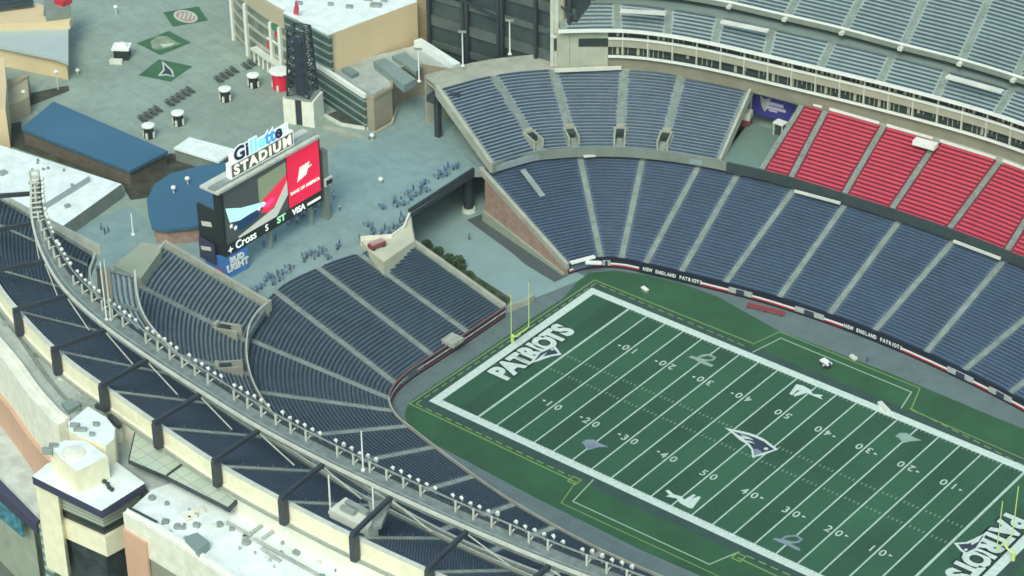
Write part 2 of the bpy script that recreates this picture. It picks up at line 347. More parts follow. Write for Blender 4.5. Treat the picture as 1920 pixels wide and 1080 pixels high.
fpoly(zz([(1085, 960), (1130, 945), (1145, 970), (1105, 985)], 1660, 900, 7.385), fwhite, 'emblem_streak', .078)
# sideline marks
pale = mat('pale_mark', (.26, .36, .31), .8, .12, .5); lil = mat('lilac_mark', (.22, .27, .33), .8, .15, .5)
for ox, oy, k in ((1240, 640, 6),):
    fpoly(zz([(1440, 590), (1520, 480), (1600, 500), (1680, 545), (1700, 590), (1820, 605), (1790, 625), (1820, 655), (1700, 610), (1640, 580), (1500, 620), (1485, 600), (1560, 555), (1530, 550), (1470, 605)], ox, oy, k), fwhite, 'sideline_emblem')
    fpoly(zz([(305, 180), (340, 160), (400, 180), (450, 150), (540, 140), (620, 180), (590, 215), (500, 225), (590, 270), (560, 288), (430, 240), (380, 205)], ox, oy, k), pale, 'sideline_emblem')
    fpoly(zz([(430, 180), (530, 160), (590, 185), (560, 205), (480, 200)], ox, oy, k), turfM, 'emblem_hole', .075)
fpoly(zz([(1125, 840), (1160, 830), (1220, 880), (1310, 905), (1340, 940), (1440, 880), (1470, 890), (1420, 935), (1500, 900), (1525, 915), (1430, 1040), (1390, 1035), (1290, 980), (1250, 925), (1130, 905), (1170, 885)], 1060, 780, 6), fwhite, 'sideline_emblem')
fpoly(zz([(180, 300), (230, 265), (320, 265), (380, 305), (490, 345), (370, 350), (250, 385), (210, 320)], 1060, 780, 6), lil, 'sideline_emblem')
fpoly(zz([(240, 320), (340, 325), (350, 350), (250, 365)], 1060, 780, 6), mat('violet_mark', (.16, .20, .30), .8), 'emblem_streak', .07)
fpoly(zz([(470, 225), (520, 190), (600, 190), (660, 230), (770, 275), (640, 285), (560, 305), (520, 255)], 1600, 780, 6), pale, 'sideline_emblem')
fpoly(zz([(290, 665), (330, 650), (380, 665), (440, 625), (560, 618), (635, 665), (590, 705), (500, 715), (610, 775), (590, 800), (430, 725)], 1400, 900, 6), lil, 'sideline_emblem')
fpoly(zz([(410, 665), (460, 640), (550, 635), (600, 665), (570, 690), (500, 690)], 1400, 900, 6), turfM, 'emblem_hole', .075)
def pline(L, w, z=.045, closed=False):
    P = ats(L, z); m = MB()
    for a, b in zip(P, P[1:]): 
        a = np.array(a); b = np.array(b); d = (b-a)/np.linalg.norm(b-a); n = np.array([-d[1], d[0]])*w/2; a2 = a-d*w/2; b2 = b+d*w/2
        m.add([(*(a2-n), z), (*(b2-n), z), (*(b2+n), z), (*(a2+n), z)], [(0, 1, 2, 3)]); z += .0006
    return m
def dash(L, w, on, off, z=.045):
    P = ats(L, z); m = MB()
    for a, b in zip(P, P[1:]):
        a = np.array(a); b = np.array(b); l = np.linalg.norm(b-a); d = (b-a)/l; n = np.array([-d[1], d[0]])*w/2; t = 0
        while t < l:
            p = a+d*t; q = a+d*min(t+on, l); m.add([(*(p-n), z), (*(q-n), z), (*(q+n), z), (*(p+n), z)], [(0, 1, 2, 3)]); t += on+off
    return m
fpart('yellow_line', pline([(1410, 643), (1115, 525), (768, 757), (1077, 903)], .28), yline)
fpart('yellow_dashes', dash([(1395, 648), (1117, 531), (780, 757), (1070, 893)], .26, 1.6, .9, .046), yline)
fpart('yellow_line', pline([(1080, 903), (1052, 943), (1390, 1100)], .2, .047), yline)
fpart('bench_outline', pline([(1112, 900), (1074, 940), (1330, 1058), (1385, 1035)], .28, .05), mat('bench_line', (.32, .44, .30), .8))
fpart('yellow_line', pline([(1384, 1046), (1520, 1110)], .3, .048), yline)
fpart('yellow_dashes', dash([(1400, 1042), (1520, 1096)], .3, 1.6, .9, .049), yline)
fpart('yellow_line', pline([(1412, 645), (1462, 622), (1725, 728), (1708, 768), (1960, 878)], .24, .047), yline)
fpart('bench_outline', pline([(1412, 660), (1464, 634), (1709, 735), (1690, 765)], .28, .051), mat('bench_line', (.32, .44, .30), .8))
fpart('yellow_dashes', dash([(1706, 765), (1960, 893)], .26, 1.6, .9, .046), yline)
# ---------------------------------------------------------------- goalposts
def goal(sgn, lab):
    x = sgn*L2; t = thing('goalpost', lab, 'goalpost', 'yellow goalposts', (x, 0, 0))
    m = MB(); m.cyl((0, -2.9, 3.05), (0, 2.9, 3.05), .13); m.build('crossbar', yellow, t)
    for y in (-2.82, 2.82):
        m = MB(); m.cyl((0, y, 3.05), (0, y, 13.7), .10, .09); m.build('upright', yellow, t)
        m = MB(); m.bar((0, y, 13.7), (0, y+.5, 13.6), .04, .12); m.build('ribbon', redM, t)
    m = MB(); pts = [(sgn*2.0, 0, 0)]+[(sgn*(2.0-1.95*math.sin(a)), 0, 1.6+1.4*(1-math.cos(a))) for a in [i*math.pi/14 for i in range(8)]]
    for a, b in zip(pts, pts[1:]): m.cyl(a, b, .19)
    m.build('gooseneck', yellow, t)
    m = MB(); m.cyl((sgn*2.0, 0, 0), (sgn*2.0, 0, 1.7), .36, n=12); m.build('base_pad', yellow, t)
goal(-1, 'yellow goalpost standing before the end zone nearest the scoreboard'); goal(1, 'yellow goalpost at the end zone on the right edge of the photo')
# ================================================================ seating tiers
def tpts(T, t, n):                          # curve through aisle points at depth fraction t
    return cat([(a[0]+(a[2]-a[0])*t, a[1]+(a[3]-a[1])*t) for a in T], n)
def lerp(a, b, t): return a+(b-a)*t
def resample(P, step, m0, m1):
    P = np.array(P); d = np.r_[0, np.cumsum(np.linalg.norm(np.diff(P, axis=0), axis=1))]; L = d[-1]
    k = max(1, int((L-m0-m1)/step)); s = m0+(L-m0-m1-k*step)/2+step*(np.arange(k)+.5)
    x = np.interp(s, d, P[:, 0]); y = np.interp(s, d, P[:, 1]); e = .05
    x2 = np.interp(s+e, d, P[:, 0]); y2 = np.interp(s+e, d, P[:, 1]); a = np.arctan2(y2-y, x2-x)
    return x, y, a
# seat template: local x along row, local y outward (behind), z up
def tmpl(pad):
    V = []; F = []
    def bx(x0, x1, y0, y1, z0, z1, faces):
        o = len(V); V.extend([(x0, y0, z0), (x1, y0, z0), (x1, y1, z0), (x0, y1, z0), (x0, y0, z1), (x1, y0, z1), (x1, y1, z1), (x0, y1, z1)])
        A = {'f': (0, 1, 5, 4), 'b': (2, 3, 7, 6), 't': (4, 5, 6, 7), 'l': (3, 0, 4, 7), 'r': (1, 2, 6, 5)}
        F.extend([tuple(i+o for i in A[k]) for k in faces])
    bx(-.24, .24, .12, .20, .22, .62, 'fbtlr'); bx(-.23, .23, .12-pad, .12, .30, .38 if pad > .2 else .50, 'ft')
    return np.array(V), np.array(F)
TFOLD, TOPEN = tmpl(.10), tmpl(.34)
def seats_mesh(x, y, a, z, side, T_):
    TV, TF = T_; n = len(x); c, s = np.cos(a), np.sin(a)
    lx = TV[:, 0][None]; ly = TV[:, 1][None]*side
    X = x[:, None]+c[:, None]*lx-s[:, None]*ly; Yv = y[:, None]+s[:, None]*lx+c[:, None]*ly; Zv = np.broadcast_to(TV[:, 2][None]+z, X.shape)
    V = np.stack([X, Yv, Zv], -1).reshape(-1, 3).astype(np.float32)
    F = TF if side > 0 else TF[:, ::-1]
    Fa = (F[None]+(np.arange(n)*len(TV))[:, None, None]).reshape(-1)
    me = bpy.data.meshes.new('seat_row'); me.vertices.add(len(V)); me.vertices.foreach_set('co', V.ravel())
    nf = n*len(F); me.loops.add(nf*4); me.loops.foreach_set('vertex_index', Fa.astype(np.int32))
    me.polygons.add(nf); me.polygons.foreach_set('loop_start', np.arange(0, nf*4, 4, dtype=np.int32)); me.update(calc_edges=True)
    return me
def tier(T, z0, z1, rows, label, group, seat, side, skip_first=0, skip_last=0, holes=None, thick=1.3, skiprear=(), body=True, tm=None, T_=None):
    T_ = T_ or TFOLD; tm = tm or tread
    """T aisle list (front xy, rear xy) ordered by increasing x (or round the bowl). side=+1 when outward is left of travel."""
    n = 6
    curves = [tpts(T, i/rows, n) for i in range(rows+1)]
    for k in range(len(T)-1):
        t = thing('seating_section', label(k), 'seating section', group)
        seg = [c[k*n:(k+1)*n+1] for c in curves]
        m = MB(); dz = (z1-z0)/rows
        for i in range(rows):
            A, B = seg[i], seg[i+1]; z = z0+i*dz
            if side < 0: A, B = A[::-1], B[::-1]
            m.strip(A, B, z); m.strip(B, B, z, z+dz)
        A, B = seg[0], seg[-1]
        if side < 0: A, B = A[::-1], B[::-1]
        if body:
            m.strip(B, A, z1-thick, z0-thick); m.strip(A, A, z0-thick, z0); m.strip(B, B, z1, z1-thick)
            for e in (0, -1):
                m.add([(*A[e], z0-thick), (*B[e], z1-thick), (*B[e], z1), (*A[e], z0)], [(0, 1, 2, 3) if e == 0 else (3, 2, 1, 0)])
        m.build('terrace', tm, t)
        for i in range(rows):
            if i < skip_first or i >= rows-skip_last or (k in skiprear and i >= rows-3): continue
            z = z0+i*dz; mid = [tuple((np.array(a)*.45+np.array(b)*.55)) for a, b in zip(seg[i], seg[i+1])]
            m0 = m1 = .95
            spans = [(m0, m1)]
            x, y, a = resample(mid, .53, m0, m1)
            if holes and k in holes:        # vomitory on the aisle at the section's start/end
                pass
            if len(x) == 0: continue
            if holes:
                keep = np.ones(len(x), bool)
                for (hx, hy, r, rr) in holes: keep &= ~((np.abs(x-hx) < 99) & (np.hypot(x-hx, y-hy) < r))
                x, y, a = x[keep], y[keep], a[keep]
                if len(x) == 0: continue
            me = seats_mesh(x, y, a, z, side, T_); me.materials.append(seat)
            o = bpy.data.objects.new('seat_row', me); COL.objects.link(o); o.parent = t
        # aisle at the section's start (and the closing one at the end)
        for j in ([k] if k < len(T)-2 else [k, k+1]):
            F = np.array(T[j][:2]); R = np.array(T[j][2:]); d = R-F; d = d/np.linalg.norm(d); w = np.array([-d[1], d[0]])*.62
            m = MB(); ns = rows*2
            for i in range(ns):
                p = F+(R-F)*i/ns; q = F+(R-F)*(i+1)/ns; z = z0+(z1-z0)*i/ns+.06; h = (z1-z0)/ns+.02
                m.add([(*(p-w), z-h), (*(p+w), z-h), (*(p+w), z+h*.6), (*(p-w), z+h*.6), (*(q-w), z+h*.6), (*(q+w), z+h*.6)], [(0, 3, 2, 1), (3, 4, 5, 2)])
            m.build('aisle_stairs', aisleM, t)
            if body is not None:
                m = MB()
                for i in range(1, 6):
                    p = F+(R-F)*i/6; z = z0+(z1-z0)*i/6; m.bar((p[0], p[1], z), (p[0], p[1], z+1.0), .06)
                m.build('handrail', yline if side > 0 else steelg, t)
LOWF = [(-63.7, 27.4, -93.0, 35.0), (-60.0, 33.9, -80.7, 53.3), (-56.5, 36.2, -69.6, 61.8), (-51.4, 37.7, -57.8, 66.6), (-43.6, 39.6, -49.1, 69.0), (-33.9, 41.7, -35.9, 71.1), (-22.0, 43.8, -23.8, 72.0), (-10.4, 44.8, -11.1, 72.6), (0.0, 45.2, 1.9, 72.8), (12.2, 44.7, 13.8, 72.5), (21.2, 43.9, 28.3, 71.6), (32.2, 42.4, 40.0, 70.0), (45, 40, 54, 67.2)]
LOWN = [(-64.0, 6.2, -85.7, 2.6), (-64.1, -5.2, -91.2, -7.3), (-64.2, -16.0, -94.0, -16.5), (-63.6, -27.9, -94.7, -28.4), (-61.4, -32.5, -88.1, -44.3), (-58.2, -35.3, -75.9, -57.6), (-52.6, -37.4, -60.6, -65.7), (-44.2, -39.5, -48.5, -69.0), (-32.5, -42.0, -33.7, -71.3), (-21.2, -43.9, -20.6, -72.1), (-11.3, -44.8, -10.5, -72.5), (0.0, -45.2, 1.0, -72.7), (12, -44.8, 13, -72.4), (24, -43.6, 26, -71.8)]
MEZZ = [(-89.9, 34.9, -111.0, 42.0), (-85.3, 45.8, -105.7, 54.5), (-80.3, 51.3, -97.1, 64.8), (-72.9, 57.2, -84.4, 74.5), (-64.8, 61.6, -72.8, 80.0), (-52.7, 65.9, -57.3, 84.3)]
CLUB = [(-43.5, 68.1, -44.7, 85.9), (-36.6, 69.2, -39.1, 86.5), (-24.0, 70.4, -25.5, 87.8), (-12.9, 71.1, -13.0, 88.8), (0.6, 71.5, 1.6, 89.5), (14.3, 71.0, 13.7, 88.7), (27, 70.2, 27, 87.7)]
MEZN = [(-89.8, -35.9, -111.0, -42.0), (-84.3, -47.1, -105.2, -55.3), (-76, -55, -90.8, -70.1), (-66, -61, -73, -80), (-53, -65.8, -58, -84.2), (-38, -69, -40, -86.5), (-24, -70.4, -25.5, -87.8), (-12.9, -71.1, -13.0, -88.8), (0.6, -71.5, 1.6, -89.5), (14, -71, 14, -88.7)]
MID = [(-94.3, 64.7, -98.2, 70.5), (-85.0, 72.3, -89.0, 77.5), (-74.9, 77.1, -78.1, 82.3), (-64.4, 80.0, -66.9, 85.5), (-52.3, 82.2, -54.6, 87.8), (-40.0, 84.3, -40.9, 90.2), (-26.5, 86.4, -27.3, 92.2), (-13.7, 87.9, -14.8, 93.6), (0.0, 88.8, 0.0, 94.5), (13, 88.2, 14, 93.9), (26, 86.6, 28, 92.2)]
UPF = [(-99.0, 70.5, -111, 81.5), (-89.5, 79.5, -98.5, 93.6), (-78.5, 85.1, -84, 102.2), (-66.0, 88.6, -69, 107.3), (-52.9, 90.8, -54.4, 110.5), (-39.6, 92.8, -41.3, 112.4), (-25.9, 94.0, -28.4, 114.0), (-12.5, 95.5, -15.3, 115.2), (0.0, 95.8, -1.7, 115.4), (13.5, 95.5, 13, 115.1), (27.5, 94.5, 29, 114), (41.5, 92.5, 44, 111.6)]
UPN = [(-99.0, -70.5, -111.0, -81.5), (-96.7, -73.7, -104.6, -88.2), (-88.5, -80.5, -91.4, -98.5), (-74.5, -86.4, -76.7, -104.8), (-60.1, -89.7, -62.7, -108.9), (-48.1, -91.6, -47.6, -111.5), (-34.8, -93.2, -33.7, -113.4), (-21.0, -94.6, -19.5, -114.9), (-7.7, -95.7, -5.8, -115.4), (5.6, -95.8, 8.2, -115.3), (19.0, -95.3, 22.0, -114.6), (32.5, -93.7, 36, -113)]
ORD = ['first', 'second', 'third', 'fourth', 'fifth', 'sixth', 'seventh', 'eighth', 'ninth', 'tenth', 'eleventh', 'twelfth', 'thirteenth', 'fourteenth']
tier(LOWF, 2.0, 11.5, 34, lambda k: f'navy lower-tier seating section behind the far sideline, {ORD[k]} to the right of the brick-walled ramp', 'lower tier sections along the far side', seatM, 1, tm=treadL)
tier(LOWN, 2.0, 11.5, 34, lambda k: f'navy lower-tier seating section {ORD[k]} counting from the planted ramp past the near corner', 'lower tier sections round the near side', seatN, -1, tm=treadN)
vom = []
def front_point(T, j, t): a = T[j]; return (a[0]+(a[2]-a[0])*t, a[1]+(a[3]-a[1])*t)
VF = [(j, .30) for j in (1, 2, 3, 4)]
holesF = [(*front_point(MEZZ, j, .17+.0), 0, 0) for j in (1,)]
HF = [(*front_point(MEZZ, j, q), 1.7, 0) for j in (1, 2, 3, 4) for q in (.12, .18, .24)]
tier(MEZZ, 13.5, 22.5, 25, lambda k: f'navy corner seating section above the far corner, {ORD[k]} from the dark end post', 'middle tier sections in the far corner', seatM, 1, holes=HF)
tier(CLUB, 13.5, 22.2, 19, lambda k: f'red seating section below the suites, {ORD[k]} from the blue backdrop booth', 'red club seating sections', seatR, 1, tm=treadR, T_=TOPEN)
HN = [(*front_point(MEZN, j, q), 1.7, 0) for j in (1, 2) for q in (.12, .18, .24)]
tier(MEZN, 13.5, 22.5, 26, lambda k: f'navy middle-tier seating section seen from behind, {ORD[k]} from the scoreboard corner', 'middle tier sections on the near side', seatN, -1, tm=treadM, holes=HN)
tier(MID, 33.0, 36.4, 7, lambda k: f'short slate-blue seating section on top of the suites, {ORD[k]} from the left end', 'short sections above the suites', seatG, 1, tm=treadU, thick=.35)
tier([(a, -b, c, -d) for a, b, c, d in MID], 33.0, 36.4, 7, lambda k: f'short seating section under the near upper deck, {ORD[k]} from its left end', 'short sections on the near side', seatG, -1, tm=treadU)
tier(UPF, 39.0, 52.4, 25, lambda k: f'slate-blue upper-deck seating section at the top of the photo, {ORD[k]} from the deck end', 'far upper deck sections', seatG, 1, tm=treadU)
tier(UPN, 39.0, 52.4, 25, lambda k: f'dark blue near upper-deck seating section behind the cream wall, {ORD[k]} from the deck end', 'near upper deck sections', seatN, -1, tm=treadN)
# ---------------------------------------------------------------- structure of the bowl
stand = thing('stadium_frame', 'grey concrete frame, fascias and floors carrying the seating tiers', 'stadium structure')
def fas(name, C, z0, z1, m, th=.35, d=0, i0=0, i1=None, parent=stand):
    c = cat(C, 5)[i0:i1]; c = offset(c, d) if d else c
    mb = MB(); mb.wall(c, z0, z1, th); return mb.build(name, m, parent)
grey2 = mat('fascia_grey', (.19, .23, .20), .85, .15, .3); darkf = mat('dark_fascia', (.035, .055, .06), .8, .2, .3)
def clip(C, x0, x1, n=6): return [p for p in cat(C, n) if x0 <= p[0] <= x1]
def wl(name, C, z0, z1, m, th=.35, parent=stand): mb = MB(); mb.wall(C, z0, z1, th); return mb.build(name, m, parent)
wl('mezzanine_fascia', clip(MFc, -91, -50), 12.1, 14.3, grey2)
wl('club_fascia', clip(MFc, -52.5, 64), 11.9, 14.2, darkf, .5)
wl('mezzanine_fascia', clip(mir(MFc), -91, 60), 12.1, 14.4, concrete)
wl('mezzanine_rail', offset(clip(mir(MFc), -91, 60), 0), 14.41, 14.6, lightst, .25)
wl('lower_rear_wall', clip(LRf, -93, 60), 9.5, 12.05, grey2, .3)
wl('upper_fascia', offset(clip(UFc, -99, 68), -.35), 38.0, 39.2, grey2, .4)
wl('upper_rail', offset(clip(UFc, -99, 68), -.45), 39.2, 39.65, white, .3)
wl('upper_fascia', offset(clip(mir(UFc), -99, 68), .35), 38.0, 39.2, grey2, .4)
wl('upper_rail', offset(clip(mir(UFc), -99, 68), .45), 39.2, 39.7, lightst, .3)
wl('mid_rear_kerb', clip(SRc, -98, 40), 36.4, 36.9, grey2, .3)
wl('mezzanine_rear_rail', clip(mir(MRc), -111, 10), 22.5, 23.5, lightst, .3)
wl('mid_front_rail', clip(mir(SFc), -95, 40), 32.6, 34.0, lightst, .4)
# low white back rails behind individual lower blocks
for a, b in ((1095, 1190), (1000, 1000), (1490, 1575), (1790, 1875)):
    if a == b: continue
    c = [p for p in cat(LRf, 24) if True]
# concourse floors
mb = MB(); A = clip(SRc, -98, 40); B = offset(A, 14); mb.strip(A, B, 36.35); mb.strip(B, A, 35.6); mb.build('upper_concourse_floor', rooft, stand)
mb = MB(); mb.wall(offset(clip(SRc, -98, 40), 9.5), 36.36, 42.5, .4); mb.build('upper_concourse_wall', concrete, stand)
mb = MB(); A = clip(MRc, -111.2, 60); B = offset(A, 6.5); mb.strip(A, B, 22.7); mb.strip(B, A, 21.6); mb.strip(A, A, 21.6, 22.7); mb.build('rear_walkway', concrete, stand)
mb = MB(); mb.wall(offset(clip(MRc, -111.2, -84), 6.5), 10, 23.1, .5); mb.build('rear_walkway_wall', concrete, stand)
mb = MB(); A = clip(mir(MRc), -111.2, -60); B = offset(A, -5); mb.strip(B, A, 22.7); mb.strip(A, B, 21.6); mb.build('rear_walkway', concrete, stand)
# lower concourse under the middle tier
mb = MB(); A = clip(LRf, -93, 60); B = offset(A, 9); mb.strip(A, B, 11.45); mb.build('lower_concourse_floor', rooft, stand)
mb = MB(); A = clip(mir(LRf), -90, 60); B = offset(A, -17); mb.strip(B, A, 11.0); mb.build('lower_concourse_floor', rooft, stand)
mb = MB(); mb.wall(offset(clip(LRf, -88, 60), 9), 11.46, 13.4, .4); mb.build('concourse_wall', darkf, stand)
# platform between corner tier and red club tier
pf = [(-52.7, 65.9), (-43.5, 68.1), (-44.7, 85.9), (-57.3, 84.3)]
mb = MB(); mb.prism(pf, 12.2, 14.0); mb.build('platform', mat('platform_green', (.14, .22, .19), .8, .1, .1), stand)
# stepped side wall of the corner tier on the ramp (brick), raked top
def rake(name, a, b, zb0, zb1, z0, z1, m, th=.5, parent=stand):
    mb = MB(); mb.wall([a, ((a[0]+b[0])/2, (a[1]+b[1])/2), b], [zb0, (zb0+zb1)/2, zb1], [z0, (z0+z1)/2, z1], th); return mb.build(name, m, parent)
rake('raked_coping', (-63.6, 26.9), (-93.2, 34.5), 1.6, 11.2, 2.9, 12.6, concrete, .9)
rake('brick_side_wall', (-63.8, 26.9), (-91.5, 34.1), -.1, -.1, 1.6, 10.8, brick, .5)
rake('concrete_plinth', (-64.3, 26.5), (-92, 33.6), -.1, -.1, .5, 2.6, mat('plinth_green', (.30, .34, .28), .9, .15, .3), .5)
rake('raked_coping', (-90, 34.4), (-111.3, 41.6), 12.4, 21.2, 14.8, 23.9, concrete, .9)
rake('raked_coping', (-52.4, 65.9), (-57.0, 84.6), 12.4, 21.2, 14.7, 23.8, concrete, .6)
rake('raked_coping', (-64.0, 6.6), (-85.8, 3.0), 0, 0, 2.8, 12.3, concrete, .8)
rake('raked_coping', (-89.8, -35.4), (-111.2, -41.6), 11.2, 11.2, 14.8, 23.6, concrete, .8)
rake('raked_coping', (-98.6, -68.6), (-111.4, -81.2), 37.5, 50.5, 40.0, 53.2, lightst, .6)
rake('raked_coping', (-98.6, 68.6), (-111.4, 81.2), 37.5, 50.5, 40.0, 53.2, lightst, .6)
# short aisle in the first corner block
m = MB(); pts = [(-60.0+(-93+60)*0, 0)]
a3 = np.array(at(1018, 368, 8.6)); b3 = np.array(at(980, 318, 11.7)); w = np.cross(b3-a3, [0, 0, 1]); w = w/np.linalg.norm(w)*.7
m.add([tuple(a3-w), tuple(a3+w), tuple(b3+w), tuple(b3-w)], [(0, 1, 2, 3)]); m.build('short_stair', aisleM, stand)
# vomitories
def vomitory(T, j, z0, z1, far, label, grp):
    a = T[j]; F = np.array(a[:2]); R = np.array(a[2:]); d = (R-F)/np.linalg.norm(R-F); ang = math.atan2(d[1], d[0])
    c = F+(R-F)*.18; zc = z0+(z1-z0)*.18
    t = thing('stair_opening', label, 'stair opening', grp, (c[0], c[1], zc)); t.rotation_euler.z = ang; t.scale = (.9, .82, .9)
    m = MB(); h = 1.0
    for s_ in (-1, 1): m.box((-.2, s_*1.35, -1.4), (5.4, .45, 1.4+h+.3))
    m.box((2.45, 0, -.6), (.9, 2.3, 2.4)); m.build('surround_wall', concrete, t)
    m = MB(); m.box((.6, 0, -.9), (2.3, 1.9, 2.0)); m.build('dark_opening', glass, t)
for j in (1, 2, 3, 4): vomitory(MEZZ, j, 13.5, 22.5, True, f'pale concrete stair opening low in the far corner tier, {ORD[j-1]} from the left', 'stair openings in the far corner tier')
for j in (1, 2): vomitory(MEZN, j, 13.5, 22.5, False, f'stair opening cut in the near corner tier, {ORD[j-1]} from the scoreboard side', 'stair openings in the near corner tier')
# ---------------------------------------------------------------- suites
su = thing('suite_block', 'two glazed levels of suites curving between the red seats and the upper seats', 'suites')
c = offset(clip(SFc, -87.3, 62, 8), .9)
beigeS = mat('suite_beige', (.36, .35, .27), .85, .1, .3)
wl('suite_wall', offset(c, 1.6), 26.0, 33.0, beigeS, .4, su)
wl('top_rail', offset(c, -1.0), 32.6, 33.35, white, .35, su)
for z, h, th, d in ((25.9, .42, .5, .1), (30.35, .42, .5, .1)):
    wl('balcony_rail', offset(c, d), z, z+h, white, th, su)
wl('spandrel', offset(c, .45), 28.4, 30.34, beigeS, .5, su)
mb = MB(); mb.strip(offset(c, 0.2), offset(c, 3), 26.02); mb.build('balcony_floor', beigeS, su)
wl('glazing', offset(c, 1.1), 26.05, 28.38, glass, .2, su); wl('glazing', offset(c, 1.1), 30.4, 32.7, glass, .2, su)
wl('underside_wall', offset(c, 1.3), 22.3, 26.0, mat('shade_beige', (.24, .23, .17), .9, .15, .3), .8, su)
xs, ys, an = resample(c, 5.6, 0, 0)
for i in range(min(len(xs), 60)):
    m = MB(); m.box((xs[i]-math.sin(an[i])*.35, ys[i]+math.cos(an[i])*.35, 25.95), (.26, .7, 7.0), an[i]); m.build('divider', lightst, su)
rs = random.Random(3)
xs, ys, an = resample(c, 1.12, 0, 0)
for z, h in ((26.3, 2.08), (30.75, 1.97)):
    q = [(xs[i]-math.sin(an[i])*.86, ys[i]+math.cos(an[i])*.86) for i in range(len(xs))]
    m = MB()
    for i in range(len(q)-1):
        m.bar((*q[i], z+h), (*q[i+1], z+h), .1)
        if rs.random() < .8: m.box((*q[i], z+h*(.45 if rs.random() < .3 else 0)), (.12+.5*(rs.random() < .3), .2, h), an[i])
    o = m.build('window_frames', beigeS, su)
# plain end of the suites
ew = thing('suite_end_wall', 'plain beige wall with one strip of windows at the left end of the suites', 'wall')
c2 = offset(clip(SFc, -95.2, -86.4, 8), .9)
wl('wall_face', offset(c2, .9), 22.8, 32.7, mat('end_beige', (.40, .41, .33), .85, .1, .3), .6, ew); wl('top_rail', offset(c2, -1.0), 32.6, 33.35, white, .35, ew)
wl('window', offset(c2, .5)[3:], 28.4, 30.3, glass, .25, ew)

# ---------------------------------------------------------------- upper deck braces + concourse openings on the far side
for i, a in enumerate(UPF[3:-1]):
    F = np.array(a[:2]); R = np.array(a[2:]); d = (R-F)/np.linalg.norm(R-F); n = np.array([-d[1], d[0]])
    t = thing('deck_brace', f'pale steel brace under the far upper deck edge, {ORD[i]} from the left', 'steel brace', 'steel braces under the far upper deck')
    p = F-d*.9; q = F+d*5
    m = MB(); m.bar((*p, 38.9), (*q, 36.5), .35, .5); m.bar((*(p+n*.2), 38.4), (*(q+n*3), 36.5), .3, .4); m.build('strut', lightst, t)
    m = MB(); m.box((p[0], p[1], 38.3), (1.0, 1.8, .6), math.atan2(d[1], d[0])+math.pi/2); m.build('bracket', lightst, t)
    if i < 8:
        t2 = thing('concourse_opening', f'recessed opening in the wall under the far upper deck, {ORD[i]} from the left', 'wall opening', 'openings under the far upper deck')
        b = UPF[3+i+1]; F2 = np.array(b[:2]); mid = F*.55+F2*.45; ang = math.atan2(F2[1]-F[1], F2[0]-F[0])
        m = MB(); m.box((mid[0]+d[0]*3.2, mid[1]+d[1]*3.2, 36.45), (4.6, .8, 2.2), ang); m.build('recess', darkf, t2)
        m = MB(); m.box((mid[0]+d[0]*2.7, mid[1]+d[1]*2.7, 36.4), (4.2, .15, .9), ang); m.build('sill', mat('pinkish_panel', (.42, .30, .27), .8), t2)
# ---------------------------------------------------------------- banner wall round the pitch
bw = thing('banner_wall', 'black banner wall with white and red stripes in front of the far stands', 'field wall')
c = clip(LFn, -63.9, 68, 10); c = [p for p in cat(LFn, 10) if p[1] > 27]
wl('wall_face', c, -.02, 2.5, bannerM, .3, bw)
wl('white_stripe', offset(c, -.2), .9, 1.25, white, .12, bw); wl('red_stripe', offset(c, -.2), .55, .8, redM, .12, bw)
def banner_text(curve, s0, s, size, side, par):
    P = np.array(curve); d = np.r_[0, np.cumsum(np.linalg.norm(np.diff(P, axis=0), axis=1))]; x = s0
    for ch in s:
        if ch != ' ':
            px = np.interp(x, d, P[:, 0]); py = np.interp(x, d, P[:, 1]); qx = np.interp(x+.1, d, P[:, 0]); qy = np.interp(x+.1, d, P[:, 1])
            t = Vector((qx-px, qy-py, 0)).normalized()
            if side < 0: t = t
            n = Vector((t.y, -t.x, 0)); o = Vector((px, py, 1.3))+n*.50
            text('banner_letter', ch, white, size, frame(o, t, (0, 0, 1)), par, .04, sx=.72)
        x += size*.58 if ch != 'I' else size*.45
P0 = np.array(c); dd = np.r_[0, np.cumsum(np.linalg.norm(np.diff(P0, axis=0), axis=1))]
def s_at(px, py):
    q = np.array(at(px, py, 1.2)[:2]); return dd[np.argmin(np.hypot(*(P0-q).T))]
for a, b in (((1208, 500), (1312, 528)), ((1583, 615), (1685, 652))):
    s0, s1 = s_at(*a), s_at(*b); mid = [p for p, k in zip(c, dd) if s0-.8 <= k <= s1+.8]
    wl('letter_backing', offset(mid, -.3), .1, 2.55, bannerM, .14, bw)
    banner_text(c, s0+.5, 'NEW ENGLAND PATRIOTS', (s1-s0)/11.2, 1, bw)
for px, py in ((1140, 490), (1395, 552), (1523, 588), (1815, 712), (1880, 742)):
    s0 = s_at(px, py); i = int(np.argmin(abs(dd-s0))); mid = c[max(i-2, 0):i+2]
    wl('emblem_panel', offset(mid, -.34), .7, 1.9, mat('panel_grey', (.38, .42, .42), .7, .3, 1.5), .14, bw); wl('emblem_mark', offset(mid[1:3], -.46), .7, 1.8, nav, .1, bw)
bn = thing('banner_wall', 'black and white banner wall before the end stand beside the goalpost', 'field wall')
c = [p for p in cat(mir(LFn), 10) if p[1] < -4 and p[0] < -61.2]; c = [(-64, 6.4)]+c
c = offset(c, 0)
wl('wall_face', c, -.02, 2.3, bannerM, .3, bn); wl('white_stripe', offset(c, .2), 1.3, 1.6, mat('stripe_grey', (.42, .42, .42), .7, .5, 1.2), .12, bn); wl('red_stripe', offset(c, .2), .5, .75, mat('stripe_maroon', (.20, .05, .06), .7), .12, bn)
wl('top_rail', c, 2.31, 2.5, MATS['mat_rail'] if 'mat_rail' in MATS else mat('mat_rail', (.22, .10, .10), .8), .35, bn)
c = [p for p in cat(mir(LFn), 10) if p[0] > -61.4]
